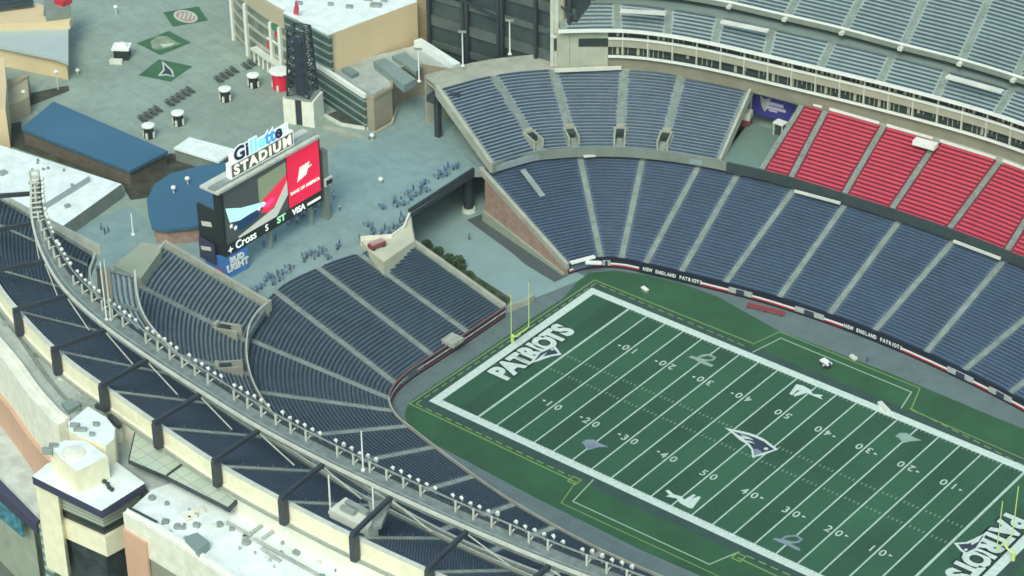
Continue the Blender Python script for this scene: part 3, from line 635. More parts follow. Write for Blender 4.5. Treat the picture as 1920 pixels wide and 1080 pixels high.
nw = MB(); nw.wall(c, -.02, 2.7, .3); o = nw.build('sideline_wall', concrete); tag(o, 'low grey concrete wall before the near sideline stand', 'wall')
# white press tables at foot of the corner
for i, (a, b, z) in enumerate((((1070, 493), (1115, 481), 3.1), ((1098, 492), (1128, 493), 2.7))):
    p, q = at(*a, z), at(*b, z); m = MB(); m.bar(p, q, 1.0, .35); o = m.build('white_counter', white)
    tag(o, ['long white counter over the banner wall beside the ramp', 'bent white strip on the banner wall nearest the ramp'][i], 'counter')
# ================================================================ rear wall, steel frames and light catwalk of the near side
nr = mir(URc)
rw = thing('rear_wall', 'bright cream parapet wall behind the near upper deck', 'wall')
c = cat(nr, 6)
wl('parapet', offset(c, -.7), 49.8, 52.7, cream, .6, rw); wl('coping', offset(c, -.7), 52.7, 52.85, lightst, .8, rw)
wl('lower_wall', offset(c, -1.0), 10, 49.8, creamw, .5, rw); wl('ledge', offset(c, -1.25), 49.0, 49.5, mat('ledge_grey', (.30, .32, .27), .9, .15, .4), .7, rw)
rf = tag(MB().build('x', white), None) ; bpy.data.objects.remove(rf)
c = cat(URc, 6); o = MB(); o.wall(offset(c, .7), 30, 52.6, .6); tag(o.build('rear_wall', cream), 'cream rear wall behind the far upper deck', 'wall')
cwo = [(-113, -62), (-109.5, -69.5), (-105, -77.4), (-94.5, -86.6), (-84.6, -93.2), (-73.5, -98.6), (-60.9, -102.1), (-47.4, -104.4), (-33.9, -106.1), (-19.9, -107.5), (-6.2, -107.9), (7.2, -107.7), (21.2, -107.1), (35.5, -106), (50, -104.3)]
cwo = cwo[2:]
cols = [(-108.5, -85.5), (-99, -93.8), (-88, -101.2), (-75.1, -105.8), (-61.6, -109.7), (-48.2, -112), (-34.3, -113.9), (-20.1, -115.3), (-5.8, -115.9), (8.2, -115.9), (22, -115.2), (35.5, -113.8)]
cwd = cat(cwo, 8); CW = np.array(cwd)
for i, p in enumerate(cols):
    p = np.array(p); j = np.argmin(np.hypot(*(CW-p).T)); q = CW[j]; d = (q-p)/np.linalg.norm(q-p); ang = math.atan2(d[1], d[0])
    b = p-d*.4
    t = thing('steel_frame', f'dark steel post and beam holding the light catwalk, {ORD[i]} from the left edge', 'steel frame', 'steel frames along the near rear wall')
    m = MB(); m.box((b[0]-d[0]*1.0, b[1]-d[1]*1.0, 49.7), (1.2, 1.0, 4.6), ang); m.build('post', steel, t)
    m = MB(); m.bar((*(b-d*1.6), 54.6), (*(q+d*.5), 54.9), .6, .7); m.build('beam', steel, t)
    j2 = min(j+4, len(CW)-1); q2 = CW[j2]; tg = (q2-q)/max(np.linalg.norm(q2-q), .01)
    if np.linalg.norm(q2-q) > 1:
        m = MB(); m.bar((*q, 54.4), (*(q+tg*7.5), 51.9), .15); m.build('brace', lightst, t)
cw = thing('light_catwalk', 'long grey catwalk carrying rows of floodlights above the near stand', 'catwalk')
_i = [offset(cwd, d) for d in (1.5, 3.3)]; inn = [tuple(lerp(np.array(_i[0][k]), np.array(_i[1][k]), min(1, k/30))) for k in range(len(cwd))]
mb = MB(); n = len(cwd)
mb.add([(*p, 55.3) for p in cwd]+[(*p, 55.3) for p in inn]+[(*p, 54.6) for p in cwd]+[(*p, 54.6) for p in inn],
       [f for i in range(n-1) for f in ((i, i+1, n+i+1, n+i), (2*n+i+1, 2*n+i, 3*n+i, 3*n+i+1), (2*n+i, 2*n+i+1, i+1, i), (n+i, n+i+1, 3*n+i+1, 3*n+i))])
mb.build('walkway', mat('catwalk_grating', (.17, .21, .205), .7, .35, .8), cw)
wl('outer_rail', cwd, 55.3, 55.75, lightst, .38, cw)
wl('centre_pipe', offset(cwd, 1.0), 55.31, 55.5, steelg, .25, cw)
wl('inner_chord', inn, 54.5, 55.6, steel, .4, cw); wl('inner_rail', offset(inn, .3), 56.0, 56.2, steelg, .2, cw)
wl('lower_truss', offset(inn, -1.4), 52.9, 53.2, steel, .3, cw)
xs, ys, an = resample(inn, 1.62, .3, .5); cnt = 0
hl = MB(); hl.cyl((0, .25, 1.35), (0, -.25, 1.65), .52, .34, 10)
headm = hl.build('lamp_head', mat('lamp_white', (.66, .68, .63), .4)); hme = headm.data; bpy.data.objects.remove(headm)
sm = MB(); sm.bar((0, 0, 0), (0, 0, 1.4), .12); sm.bar((-.2, 0, 0), (.2, 0, 0), .2); smo = sm.build('bracket', steelg); sme = smo.data; bpy.data.objects.remove(smo)
pm = MB(); pm.bar((0, -.9, -.2), (0, -.9, 1.9), .26); pm.bar((0, -.9, .2), (0, .1, .4), .2); pmo = pm.build('post', lightst); pme = pmo.data; bpy.data.objects.remove(pmo)
for i in range(len(xs)):
    if i % 7 == 6: continue
    if cnt >= 98: break
    o = bpy.data.objects.new('floodlight', sme); COL.objects.link(o); o.parent = cw; o.location = (xs[i]-math.sin(an[i])*.6, ys[i]+math.cos(an[i])*.6, 55.5); o.rotation_euler.z = an[i]+math.pi+random.uniform(-.5, .5); o.scale = (.72, .72, random.uniform(.7, .95))
    h = bpy.data.objects.new('lamp_head', hme); COL.objects.link(h); h.parent = o; cnt += 1
    if i % 2 == 0:
        o = bpy.data.objects.new('catwalk_post', pme); COL.objects.link(o); o.parent = cw; o.location = (xs[i], ys[i], 55.3); o.rotation_euler.z = an[i]
# ladder-like end
p = np.array(cwd[0]); q = np.array(inn[0])
m = MB()
for i in range(9):
    z = 55.3+i*.0
for k in range(2):
    b = (p, q)[k]; m.bar((*b, 55.3), (*b, 57.6), .3)
m.bar((*p, 57.5), (*q, 57.5), .25); m.bar((*p, 56.4), (*q, 56.4), .25); m.build('end_frame', lightst, cw)
for j in range(0, 9):
    a = cwd[j]; b = inn[j]; m = MB(); m.bar((*a, 56.0), (*b, 56.0), .22, .2); m.build('cross_bar', offw, cw)
# truss legs below the catwalk inner edge, pale diagonal pipes
for i, a in enumerate(((740, 945), (800, 985), (860, 1020))): pass
# white masts
def mast(x, y, z0, z1, label, r=.16, m=white, cat_='mast', grp=None):
    o = thing('mast', label, cat_, grp, (x, y, z0)); mm = MB(); mm.cyl((0, 0, 0), (0, 0, z1-z0), r, r*.7); mm.build('pole', m, o)
    mm = MB(); mm.cyl((0, 0, 0), (0, 0, .25), r*2.4); mm.build('base_plate', m, o); return o
p = at(208, 600, 55.3); mast(p[0], p[1], 55.3, 67.0, 'tall white mast on the catwalk near its left end', .15, lightst)
p = at(200, 600, 55.3); mast(p[0], p[1], 55.3, 66.5, 'thin pale mast just left of the tallest catwalk mast', .12)
p = at(681, 882, 55.3); mast(p[0], p[1], 55.3, 62.5, 'white mast on the middle of the catwalk', .14)
p = at(620, 962, 50.5); mast(p[0], p[1], 50.5, 57.5, 'short white mast beside the equipment roof behind the near wall', .16)
p = at(702, 990, 50.5); mast(p[0], p[1], 50.5, 58, 'short white mast at the right corner of the equipment roof', .16)
p = at(250, 440, 11); mast(p[0], p[1], 11, 16.2, 'white pole standing on the deck left of the brick kiosk', .18)
for px, py, z1, lab in ((683-0, 0, 0, 0),): pass
for (px, py, h, lab) in ((868, 124, 8.5, 'left of two white lamp poles on the far rim before the dark building'), (956, 102, 8.5, 'right of two white lamp poles on the far rim before the dark building'), (786, 153, 8.0, 'white lamp pole with a crossarm at the corner of the taupe building')):
    p = at(px, py, 24); o = mast(p[0], p[1], 24, 24+h, lab, .18, white, 'lamp pole', 'white lamp poles on the far rim')
    m = MB(); m.box((0, 0, h-.2), (1.8, .5, .35), .6); m.build('lamp_arm', steelg, o)
# equipment roof at the catwalk bend
eq = thing('equipment_cabin', 'pale cabin roof with ducts poking up behind the near parapet', 'cabin')
P = ats([(617, 955), (648, 932), (708, 968), (690, 992)], 52.5); m = MB(); m.prism(P, 47, 52.5); m.build('roof', offw, eq)
for a, b in (((640, 950), (665, 962)), ((650, 940), (690, 962))):
    m = MB(); m.bar(at(*a, 53), at(*b, 53), .8, .6); m.build('duct', steelg, eq)
P = ats([(690, 940), (735, 935), (715, 985), (700, 990)], 53); m = MB(); m.prism(P, 52.4, 53); m.build('bridge', steelg, eq)
# ================================================================ scoreboard
sb = thing('scoreboard', 'huge video scoreboard with lit screens and a red panel standing on the deck', 'scoreboard')
x0, y0, y1 = -105.7, -30.8, -2.0
zb, zt = 16.6, 31.8
dark = mat('board_dark', (.02, .028, .03), .6)
m = MB(); m.prism([(x0-2.2, y0), (x0, y0), (x0, y1), (x0-2.2, y1)], zb, zt); m.build('cabinet', dark, sb)
m = MB(); m.prism([(x0-7.5, y0+.3), (x0-2.2, y0-.0), (x0-2.2, y0+.6), (x0-7.5, y0+.9)], zb-2.5, zt-5.5); m.build('side_panel', dark, sb)
for y in (y0+2, (y0+y1)/2, y1-2):
    m = MB(); m.box((x0-1.8, y, 11), (.7, .7, zb-11)); m.build('leg', steelg, sb)
X = x0+.06
def scr(name, pts, m_, d=0):      # pts in (u 0..1 along y, v 0..1 up)
    V = [(X+d, y0+(y1-y0)*u, zb+(zt-zb)*v) for u, v in pts]; mb = MB(); mb.add(V, [tuple(range(len(V)))]); return mb.build(name, m_, sb)
E_ = .55
scr('red_panel', [(.655, .17), (.985, .17), (.985, .985), (.655, .985)], mat('screen_red', (.72, .012, .06), .5, emit=.5))
scr('screen', [(.02, .17), (.645, .17), (.645, .985), (.02, .985)], mat('screen_base', (.06, .075, .075), .4, emit=.35), 0)
scr('screen_area', [(.36, .45), (.645, .45), (.645, .9), (.36, .88)], mat('screen_olive', (.20, .24, .15), .4, emit=.5), .03)
scr('screen_area', [(.36, .50), (.645, .72), (.645, .46), (.45, .30), (.36, .36)], mat('screen_crimson', (.62, .02, .06), .4, emit=.7), .06)
scr('screen_area', [(.13, .20), (.50, .32), (.645, .62), (.645, .40), (.52, .17), (.14, .17)], mat('screen_pale', (.50, .52, .47), .4, emit=.45), .09)
scr('screen_area', [(.03, .72), (.18, .60), (.40, .50), (.44, .44), (.22, .40), (.06, .48)], mat('screen_aqua', (.45, .85, .78), .4, emit=.6), .12)
scr('screen_area', [(.10, .42), (.22, .44), (.42, .44), (.30, .30), (.14, .28)], mat('screen_navy', (.01, .04, .10), .4, emit=.5), .13)
scr('screen_area', [(.38, .42), (.46, .50), (.52, .46), (.44, .38)], mat('screen_pink', (.85, .05, .22), .4, emit=.7), .14)
for u, v in ((.07, .42), (.11, .36), (.35, .44)):
    scr('star', [(u+.022*math.cos(a)*(1 if i % 2 == 0 else .45), v+.045*math.sin(a)*(1 if i % 2 == 0 else .45)) for i, a in enumerate([math.pi/2+k*math.pi/5 for k in range(10)])], mat('screen_white', (.85, .88, .82), .4, emit=.5), .16)
wE = MATS['screen_white']
def sbt(s, u, v, size, m_=None, bold=.02, sx=1, name='sign_text'):
    return text(name, s, m_ or wE, size, frame((X+.2, y0+(y1-y0)*u, zb+(zt-zb)*v), (0, 1, 0), (0, 0, 1)), sb, bold, .02, sx)
sbt('Cross', .20, .09, 2.5, bold=.02); sbt('S', .41, .09, 2.0); sbt('ST', .56, .10, 2.0, mat('screen_mint', (.35, .75, .45), .4, emit=.5), .04, 1.2)
sbt('VISA', .74, .085, 1.9, bold=.04); scr('text_bar', [(.83, .06), (.97, .06), (.97, .10), (.83, .10)], wE, .2)
scr('star', [(.045+.03*math.cos(a)*(1 if i % 2 == 0 else .35), .08+.06*math.sin(a)*(1 if i % 2 == 0 else .35)) for i, a in enumerate([math.pi/2+k*math.pi/4 for k in range(8)])], wE, .2)
sbt('BANK OF AMERICA', .82, .38, 1.0, bold=.03)
for i in range(4): scr('flag_stripe', [(.745+i*.025, .50+i*.012), (.768+i*.025, .51+i*.012), (.80+i*.027, .70+i*.004), (.782+i*.027, .71+i*.002)], wE, .1)
for i in range(2): scr('flag_stripe', [(.80, .60+i*.06), (.90-i*.02, .64+i*.06), (.90-i*.02, .66+i*.06), (.80, .62+i*.06)], wE, .12)
m = MB(); m.prism([(x0-4.2, y0-1.5), (x0+.8, y0-1.5), (x0+.8, y1-.5), (x0-4.2, y1-.5)], zt, zt+.55); m.build('canopy', lightst, sb)
m = MB(); m.prism([(x0-2.0, y0-1.4), (x0-.2, y0-1.4), (x0-.2, y1-.6), (x0-2.0, y1-.6)], zt+.56, zt+.9); m.build('canopy_duct', steelg, sb)
m = MB(); m.prism([(x0-7.0, y0-.45), (x0-2.3, y0-.75), (x0-2.3, y0-.5), (x0-7, y0-.2)], zb-2.4, zb+2.4); m.build('side_banner', navyF, sb)
for za, zc in ((zb+5.6, 1.0), (zb+.2, .8)):
    m = MB(); m.bar((x0-6.2, y0-.62 if za < zb+3 else y0+.1, za), (x0-3.2, y0-.85 if za < zb+3 else y0-.15, za+.9), .12, zc); m.build('side_lettering', offw, sb)
# rooftop lettering sign
gs = thing('rooftop_sign', 'white-edged lettering sign mounted on top of the scoreboard', 'sign')
sy0, sy1 = y0+3.6, y1-7.0; zs = zt+.9
m = MB(); m.prism([(x0-1.6, sy0), (x0-.4, sy0), (x0-.4, sy1), (x0-1.6, sy1)], zs, zs+3.3); m.build('sign_box', MATS.get('sign_white_glow') or mat('sign_white_glow', (.75, .80, .80), .5, emit=.35), gs)  # slight emission added to the white backing to brighten it
m = MB(); m.prism([(x0-.42, sy0+.35), (x0-.3, sy0+.35), (x0-.3, sy1-.35), (x0-.42, sy1-.35)], zs+.3, zs+3.0); m.build('sign_face', mat('sign_grey', (.14, .15, .14), .6), gs)
text('sign_letters', 'STADIUM', mat('sign_cream', (.85, .84, .70), .5, emit=.5), 2.9, frame((x0-.2, (sy0+sy1)/2, zs+1.6), (0, 1, 0), (0, 0, 1)), gs, .04, .05, 1.15, space=1.25)
cB = mat('sign_ice', (.15, .75, .95), .4, emit=1.0); cN = mat('sign_navy', (.02, .03, .09), .5); cU = mat('sign_blue', (.04, .25, .75), .4, emit=.8)
yy = sy0+1.3
m = MB(); m.prism([(x0-1.3, sy0+.6), (x0-.7, sy0+.6), (x0-.7, sy1-1.0), (x0-1.3, sy1-1.0)], zs+3.3, zs+5.2); m.build('script_backing', mat('sign_white_glow', (.75, .80, .80), .5, emit=.35), gs)
for ch, w, c_ in (('G', 3.0, cN), ('i', 1.2, cN), ('l', 1.2, cB), ('l', 1.2, cB), ('e', 2.0, cB), ('t', 1.4, cU), ('t', 1.4, cU), ('e', 2.1, cN)):
    for m_, b, dx in ((c_, .03, -.38), (MATS['sign_white_glow'], .10, -.5)):
        text('script_letter', ch, m_, 4.0, frame((x0+dx, yy+w/2, zs+4.7), (0, 1, 0), (0, 0, 1)), gs, b, .05, 1.12)
    yy += w*1.02
# blue beer-style box sign under the board
bs = thing('blue_sign', 'blue lettered box sign standing under the scoreboard corner', 'sign')
bm = mat('sign_lightblue', (.05, .17, .42), .5, emit=.12)
m = MB(); m.prism([(x0-6.2, y0+.2), (x0-.5, y0-.3), (x0+.1, y0+6.2), (x0-.7, y0+6.4)], 11.05, 16.2); m.build('box', bm, bs)
text('sign_text', 'BUD', white, 1.7, frame((x0-.05, y0+3.2, 14.9), (.09, 1, 0), (0, 0, 1)), bs, .05, .1, 1.1)
text('sign_text', 'LIGHT', white, 2.1, frame((x0-.05, y0+3.2, 13.2), (.09, 1, 0), (0, 0, 1)), bs, .05, .1, .95)
m = MB(); m.box((x0-1.9, y0-.5, 11.05), (2.4, .5, 2.0), -.08); m.build('red_patch', brightred, bs)
# pole pylon right of the board
py_ = thing('board_pylon', 'grey pylon with a small dark sign right of the scoreboard', 'pylon'); m = MB(); m.box((x0-1.0, y1+1.8, 11), (1.6, 1.2, 16.5)); m.build('pylon_body', grey2, py_)
m = MB(); m.box((x0+.2, y1+1.8, 19.5), (.5, 2.2, 1.8)); m.build('sign_box', offw, py_); m = MB(); m.box((x0+.5, y1+1.8, 19.8), (.1, 1.8, 1.1)); m.build('sign_face', dark, py_)
# ================================================================ lattice beacon tower
lt = thing('beacon_tower', 'black lattice tower on a pale stone base behind the scoreboard', 'tower')
bp = np.array(at(574, 238, 11)[:2])+np.array([-2.6, 2.2]); ang = math.radians(20)
def loc(u, v, z): return (bp[0]+u*math.cos(ang)-v*math.sin(ang), bp[1]+u*math.sin(ang)+v*math.cos(ang), z)
for s_ in (-1, 1):
    m = MB(); A = [loc(s_*.8, -2.8, 0)[:2], loc(s_*3.7, -2.8, 0)[:2], loc(s_*3.7, 2.8, 0)[:2], loc(s_*.8, 2.8, 0)[:2]]
    m.prism(A, 11, 17.4); m.build('stone_base', creamw, lt)
m = MB(); m.prism([loc(-.8, -2.5, 0)[:2], loc(.8, -2.5, 0)[:2], loc(.8, 2.5, 0)[:2], loc(-.8, 2.5, 0)[:2]], 11, 17.0); m.build('dark_slot', steel, lt)
m = MB(); m.prism([loc(-3.2, -2.9, 0)[:2], loc(3.2, -2.9, 0)[:2], loc(3.2, 2.9, 0)[:2], loc(-3.2, 2.9, 0)[:2]], 17.4, 17.9); m.build('platform', steelg, lt)
m = MB(); m.cyl(loc(0, 0, 17.9), loc(0, 0, 31), 1.55, 1.4, 12); m.build('stair_core', mat('core_blueblack', (.05, .07, .10), .6), lt)
m = MB(); H0, H1 = 17.9, 34.0
def cr(k, z): 
    w = lerp(2.6, 1.9, (z-H0)/(H1-H0)); return loc(w*(1 if k in (1, 2) else -1), w*(1 if k in (2, 3) else -1), z)
for k in range(4):
    m.bar(cr(k, H0), cr(k, H1), .34)
    for i in range(7):
        a, b = H0+(H1-H0)*i/7, H0+(H1-H0)*(i+1)/7; m.bar(cr(k, a), cr((k+1) % 4, b), .16); m.bar(cr((k+1) % 4, a), cr(k, b), .16); m.bar(cr(k, b), cr((k+1) % 4, b), .22)
m.build('lattice', steel, lt)
# ================================================================ entertainment building (top centre)
eb = thing('plaza_building', 'beige and glass building with a curved storefront and white roof on the plaza', 'building')
Fr = ats([(440, 62), (455, 85), (480, 108), (512, 132), (545, 152), (588, 172)], 11)
Fr = cat(Fr[:-1], 4)+[Fr[-1]]
cornerR = at(617, 62, 29)[:2]; far = at(782, 0, 29)[:2]
ZR = 28.6
v_ = np.array(far)-np.array(cornerR); far2 = tuple(np.array(cornerR)+v_*1.0); back = tuple(np.array(far)+np.array([-60, 22])); back2 = (Fr[0][0]-5, Fr[0][1]+30)
fp = Fr+[cornerR, far2, (far2[0]-3, far2[1]+2.5), (far2[0]-1.5, far2[1]+7), back, back2]
m = MB(); m.prism(fp, 11, ZR, 0, 1); m.build('body', [beige, roofw], eb)
# storefront layers on the curved front
sf = offset(Fr[:-1], -.35)
wl('parapet', offset(Fr[:-1], -.5), 24.6, 28.9, mat('parapet_tan', (.45, .40, .28), .85), .7, eb)
wl('window_band', sf, 12.0, 24.6, mat('store_glass', (.16, .19, .16), .3, .5, .4, stripes=(2, 3.1, (.42, .42, .35), .3)), .4, eb)
gcol = mat('storefront_white', (.7, .72, .66), .6)
for k in (2, 7, 13, 15):
    p = offset(Fr, -1.0)[k]; m = MB(); m.box((p[0], p[1], 11), (.8, .8, 13.5)); m.build('column', gcol, eb)
for k in range(9, 15):
    p = offset(Fr, -1.2)[k]; m = MB(); m.box((p[0], p[1], 11), (.6, .6, 3.8)); m.build('entrance_column', gcol, eb)
pq = [offset(Fr, -1.4)[i] for i in (9, 12, 15)]
wl('entrance_canopy', pq, 14.6, 15.1, offw, 1.8, eb)
p = offset(Fr, -1.0)
wl('red_sign', [p[14], p[15]], 21.5, 22.8, redM, .4, eb); wl('red_sign', [p[12], p[13]], 17.2, 19.0, redM, .3, eb)
wl('green_sign', [p[13], p[15]], 23.0, 24.4, mat('sign_green', (.05, .22, .09), .6), .3, eb)
wl('white_frame', [p[12], p[15]], 19.6, 20.0, white, .3, eb)
# glass corner tower
gt = [Fr[-2], Fr[-1], cornerR]
gm = mat('louvred_glass', (.055, .10, .095), .25, .3, .3, stripes=(2, 2.0, (.26, .33, .29), .28))
cpt = np.array(Fr[-1]); l = np.array(Fr[-2]); r = np.array(cornerR)
G = [tuple(l+(l-cpt)*.0+np.array([.3, -.6])), tuple(cpt+np.array([.3, -.8])), tuple(r+np.array([.7, -.3]))]
m = MB(); m.wall([G[0], G[1]], 11, 28.8, .8); m.wall([G[1], G[2]], 11, 28.8, .8); m.build('glass_corner', gm, eb)
m = MB(); m.wall(G, 28.8, 29.2, 1.4); m.build('corner_cap', roofw, eb)
m = MB(); m.bar((*G[1], 11), (*G[1], 28.8), 1.0); m.build('corner_mullion', steelg, eb)
# rooftop plant
for (a, b, c_) in ((705, 12, 2.5), (690, 0, 2), (560, 8, 1.6), (720, 3, 1.4), (655, 15, 1.5), (620, 10, 1.2)):
    q = at(a, b, ZR); m = MB(); m.box((q[0], q[1], ZR), (c_, c_*.6, .7), .5); m.build('roof_unit', steelg, eb)
# red inflatable pennant at roof corner
q = at(550, 30, ZR); pn = thing('red_pennant', 'red and pink feather banner above the glass corner of the plaza building', 'banner', None, (q[0], q[1], ZR))
m = MB(); m.add([(0, -.1, 0), (1.5, -.1, .3), (1.9, -.1, 2.6), (1.2, -.1, 4.3), (.5, -.1, 2.4), (0, .1, 0), (1.5, .1, .3), (1.9, .1, 2.6), (1.2, .1, 4.3), (.5, .1, 2.4)], [(0, 1, 2, 3, 4), (9, 8, 7, 6, 5), (0, 5, 6, 1), (1, 6, 7, 2), (2, 7, 8, 3), (3, 8, 9, 4), (4, 9, 5, 0)]); m.build('cloth', mat('pennant_red', (.5, .06, .10), .7), pn)
m = MB(); m.cyl((0, 0, 0), (1.2, 0, 4.4), .07); m.build('pole', lightst, pn)
# lower wing with glazed side
lw = thing('taupe_annex', 'low annex with taupe curved wall, glazed side and cluttered grey roof', 'building')
g0 = (-147.6+.5, 40.2-.5); g1 = at(690, 243, 11)[:2]
curve = ats([(703, 247), (737, 227), (737, 203), (760, 187), (785, 178)], 11)
top = [at(855, 127, 19.7)[:2], at(790, 85, 19.7)[:2]]
fp2 = [g0, g1]+curve+top+[(-133, 62), (-141.5, 40.5)]
m = MB(); m.prism(fp2, 11, 19.2, 0, 1); m.build('body', [taupe, roofg], lw)
dv = np.array(g1)-np.array(g0); nn = np.array([dv[1], -dv[0]])/np.linalg.norm(dv)
q0 = tuple(np.array(g0)+nn*.35); q1 = tuple(np.array(g1)+nn*.35)
m = MB(); m.wall([q0, q1], 11.0, 19.0, .5); m.build('glazing', gm, lw)
m = MB(); m.wall([q0, q1], 19.0, 20.0, .9); m.build('white_coping', white, lw)
m = MB(); m.wall(offset([tuple(x) for x in [g1]+curve], 0), 19.2, 19.9, .6); m.build('coping', taupe, lw)
m = MB(); m.wall([at(783, 80, 19.7)[:2], at(857, 127, 19.7)[:2]], 19.2, 20.6, 2.0); m.build('white_edge', roofw, lw)
for L_, h in (([(655, 150), (680, 140), (720, 165), (700, 177)], 1.2), ([(700, 115), (722, 108), (780, 148), (757, 160)], 1.8), ([(735, 105), (760, 98), (790, 122), (780, 135)], 1.0), ([(640, 128), (655, 124), (672, 135), (660, 141)], 1.0)):
    P = ats(L_, 19.2+h); m = MB(); m.prism(P, 19.2, 19.2+h); m.build('roof_unit', rooft if h != 1.2 else roofg, lw)
pb = thing('sunken_bed', 'dark triangular planter at the foot of the glazed annex', 'planter')
P = ats([(609, 218), (635, 208), (690, 243), (640, 235)], 11.1); m = MB(); m.prism(P, 11.0, 11.3); m.build('soil', mulch, pb)
m = MB(); m.wall([P[0], P[3], P[2]], 11.0, 11.7, .4); m.build('kerb', offw, pb)
# terrace walls
tw = MB(); tw.wall(ats([(605, 240), (690, 262), (735, 236), (745, 205)], 11), 11.02, 11.9, .5); tag(tw.build('low_wall', concrete), 'low pale wall curving round the foot of the taupe annex', 'wall')
# dark glazed building behind the rim
db = thing('dark_building', 'dark glass and steel building at the top edge behind the far rim', 'building')
p0 = np.array(at(806, 128, 11)[:2]); p1 = np.array(at(1080, 215, 11)[:2]); dn = (p1-p0)/np.linalg.norm(p1-p0); nn = np.array([-dn[1], dn[0]])
if nn[1] < 0: nn = -nn
m = MB(); m.prism([tuple(p0), tuple(p1), tuple(p1+nn*30), tuple(p0+nn*30)], 11, 58); m.build('curtain_wall', mat('slate_glass', (.045, .065, .065), .25, .5, .06), db)
for z in (18, 24, 30, 36, 42, 48):
    m = MB(); m.bar((*(p0-nn*.3), z), (*(p1-nn*.3), z), .5, 1.4 if z % 12 else 2.4); m.build('floor_band', mat('band_grey', (.085, .11, .105), .7, .3, .2), db)
for f in (.02, .26, .285, .50, .525, .75, .97):
    q = p0+(p1-p0)*f-nn*.9; m = MB(); m.bar((*q, 11), (*q, 58), .8); m.build('column', steel, db)
m = MB(); m.bar((*(p0+(p1-p0)*.3-nn*1.2), 50), (*(p1-nn*1.2), 36), .5); m.bar((*(p0+(p1-p0)*.0-nn*1.2), 34), (*(p0+(p1-p0)*.5-nn*1.2), 30), .5); m.build('brace', steel, db)
# steel bundle at the end of the suites / upper deck
st = thing('end_column', 'pale bundled steel columns at the left end of the far upper deck', 'column')
for k, (px, w) in enumerate(((1037, .9), (1046, 1.3), (1056, .7))):
    q = at(px, 62, 31); m = MB(); m.bar((q[0], q[1], 22.9), (q[0], q[1], 50), w); m.build('column_shaft', lightst if k != 2 else beigeS, st)
q = at(1040, 55, 31); m = MB(); m.box((q[0]+.8, q[1]-.8, 27), (2.2, 2.2, 4)); m.build('lamp_cluster', steel, st)
m = MB(); m.box((q[0]+1.4, q[1]-1.4, 30.2), (1.6, 1.6, .7)); m.build('lamp_head', offw, st)
# dark post at the ramp side corner of the middle tier
q = at(822, 256, 11); dp = thing('dark_post', 'dark steel post under the end of the far corner tier', 'post'); m = MB(); m.bar((q[0], q[1], 11), (q[0], q[1], 21), 1.2); m.build('shaft', steel, dp)
m = MB(); m.bar((q[0], q[1], 21), (q[0]+4, q[1]+3, 21.5), 1.0); m.box((q[0]-1, q[1], 19.6), (2.2, 2.4, 1.6)); m.build('bracket', steel, dp)
q = at(879, 395, 0); bp2 = thing('bridge_pier', 'dark round pier under the bridge edge at the brick wall', 'pier'); m = MB(); m.cyl((q[0], q[1], 0), (q[0], q[1], 9.7), 1.1, n=14); m.build('shaft', steel, bp2); m = MB(); m.cyl((q[0], q[1], 0), (q[0], q[1], .9), 1.7, 1.5, 12); m.build('footing', offw, bp2)
# bridge edge and curved end wall
be = MB(); be.wall([brE[0], brE[1]], 9.9, 12.0, .5); tag(be.build('bridge_rail', steel), 'dark railing along the bridge edge over the ramp', 'railing')
ew2 = thing('deck_end_wall', 'cream wall wrapping the deck end above the end stand', 'wall')
m = MB(); m.wall(ats([(676, 449), (735, 445), (758, 428), (768, 404)], 12.5), 11, 13.2, .4); m.build('parapet', creamw, ew2)
m = MB(); m.wall(ats([(768, 402), (776, 452)], 12.4), 0, 12.3, .5); m.build('wall_face', concrete, ew2)
P = ats([(676, 449), (735, 445), (758, 428), (768, 404), (776, 452), (720, 491), (692, 470)], 12.4); m = MB(); m.prism(P, 8, 12.4); m.build('platform', mat('platform_cream', (.52, .52, .40), .85, .12, .2), ew2)
rc = thing('red_cart', 'maroon cart parked on the pale platform above the end stand', 'cart'); q = at(707, 464, 12.4)
m = MB(); m.box((q[0], q[1], 12.75), (3.6, 1.5, .8), math.radians(75)); m.build('body', mat('maroon', (.22, .05, .06), .5), rc); m = MB(); m.box((q[0], q[1], 13.55), (3.0, 1.1, .4), math.radians(75)); m.build('top', mat('dusty_pink', (.45, .3, .3), .5), rc)
for s_ in (-1, 1):
    m = MB(); m.cyl((q[0]+.3*s_-.8, q[1]+1.2*s_+.2, 12.75), (q[0]+.3*s_+.8, q[1]+1.2*s_-.2, 12.75), .35); m.build('wheel', steel, rc)
nb = MB(); nb.box((*at(848, 634, 3.2)[:2], 2.2), (3.2, 3.4, .9), 0); tag(nb.build('camera_platform', mat('platform_grey', (.36, .38, .33), .8, .3, .8)), 'pale camera platform cut into the front of the end stand', 'platform')
# white back rails behind blocks
def rail(a, b, z, label, w=.5, h=.5):
    m = MB(); m.bar(at(*a, z), at(*b, z), w, h); tag(m.build('white_rail', offw), label, 'rail')
rail((1094, 293), (1140, 289), 12.3, 'white back rail on the corner block, left half'); rail((1140, 289), (1192, 292), 12.3, 'white back rail on the corner block, right half')
rail((1490, 358), (1576, 381), 12.3, 'white back rail behind a lower block below the first red seats'); rail((1788, 452), (1876, 485), 12.3, 'white back rail behind the lower block near the right edge')
rail((1040, 132), (1165, 127), 23.4, 'long cream rail along the top of the corner tier', .5, .8)
for a, b, l in (((1163, 20), (1247, 25), 'white canopy strip over the second short block'), ((1352, 40), (1440, 58), 'white canopy strip over the fourth short block'), ((1775, 143), (1880, 172), 'white canopy strip over the short block at the right')): rail(a, b, 37.6, l, 1.6, .3)
rail((1700, 228), (1752, 248), 0, 'x') if False else None
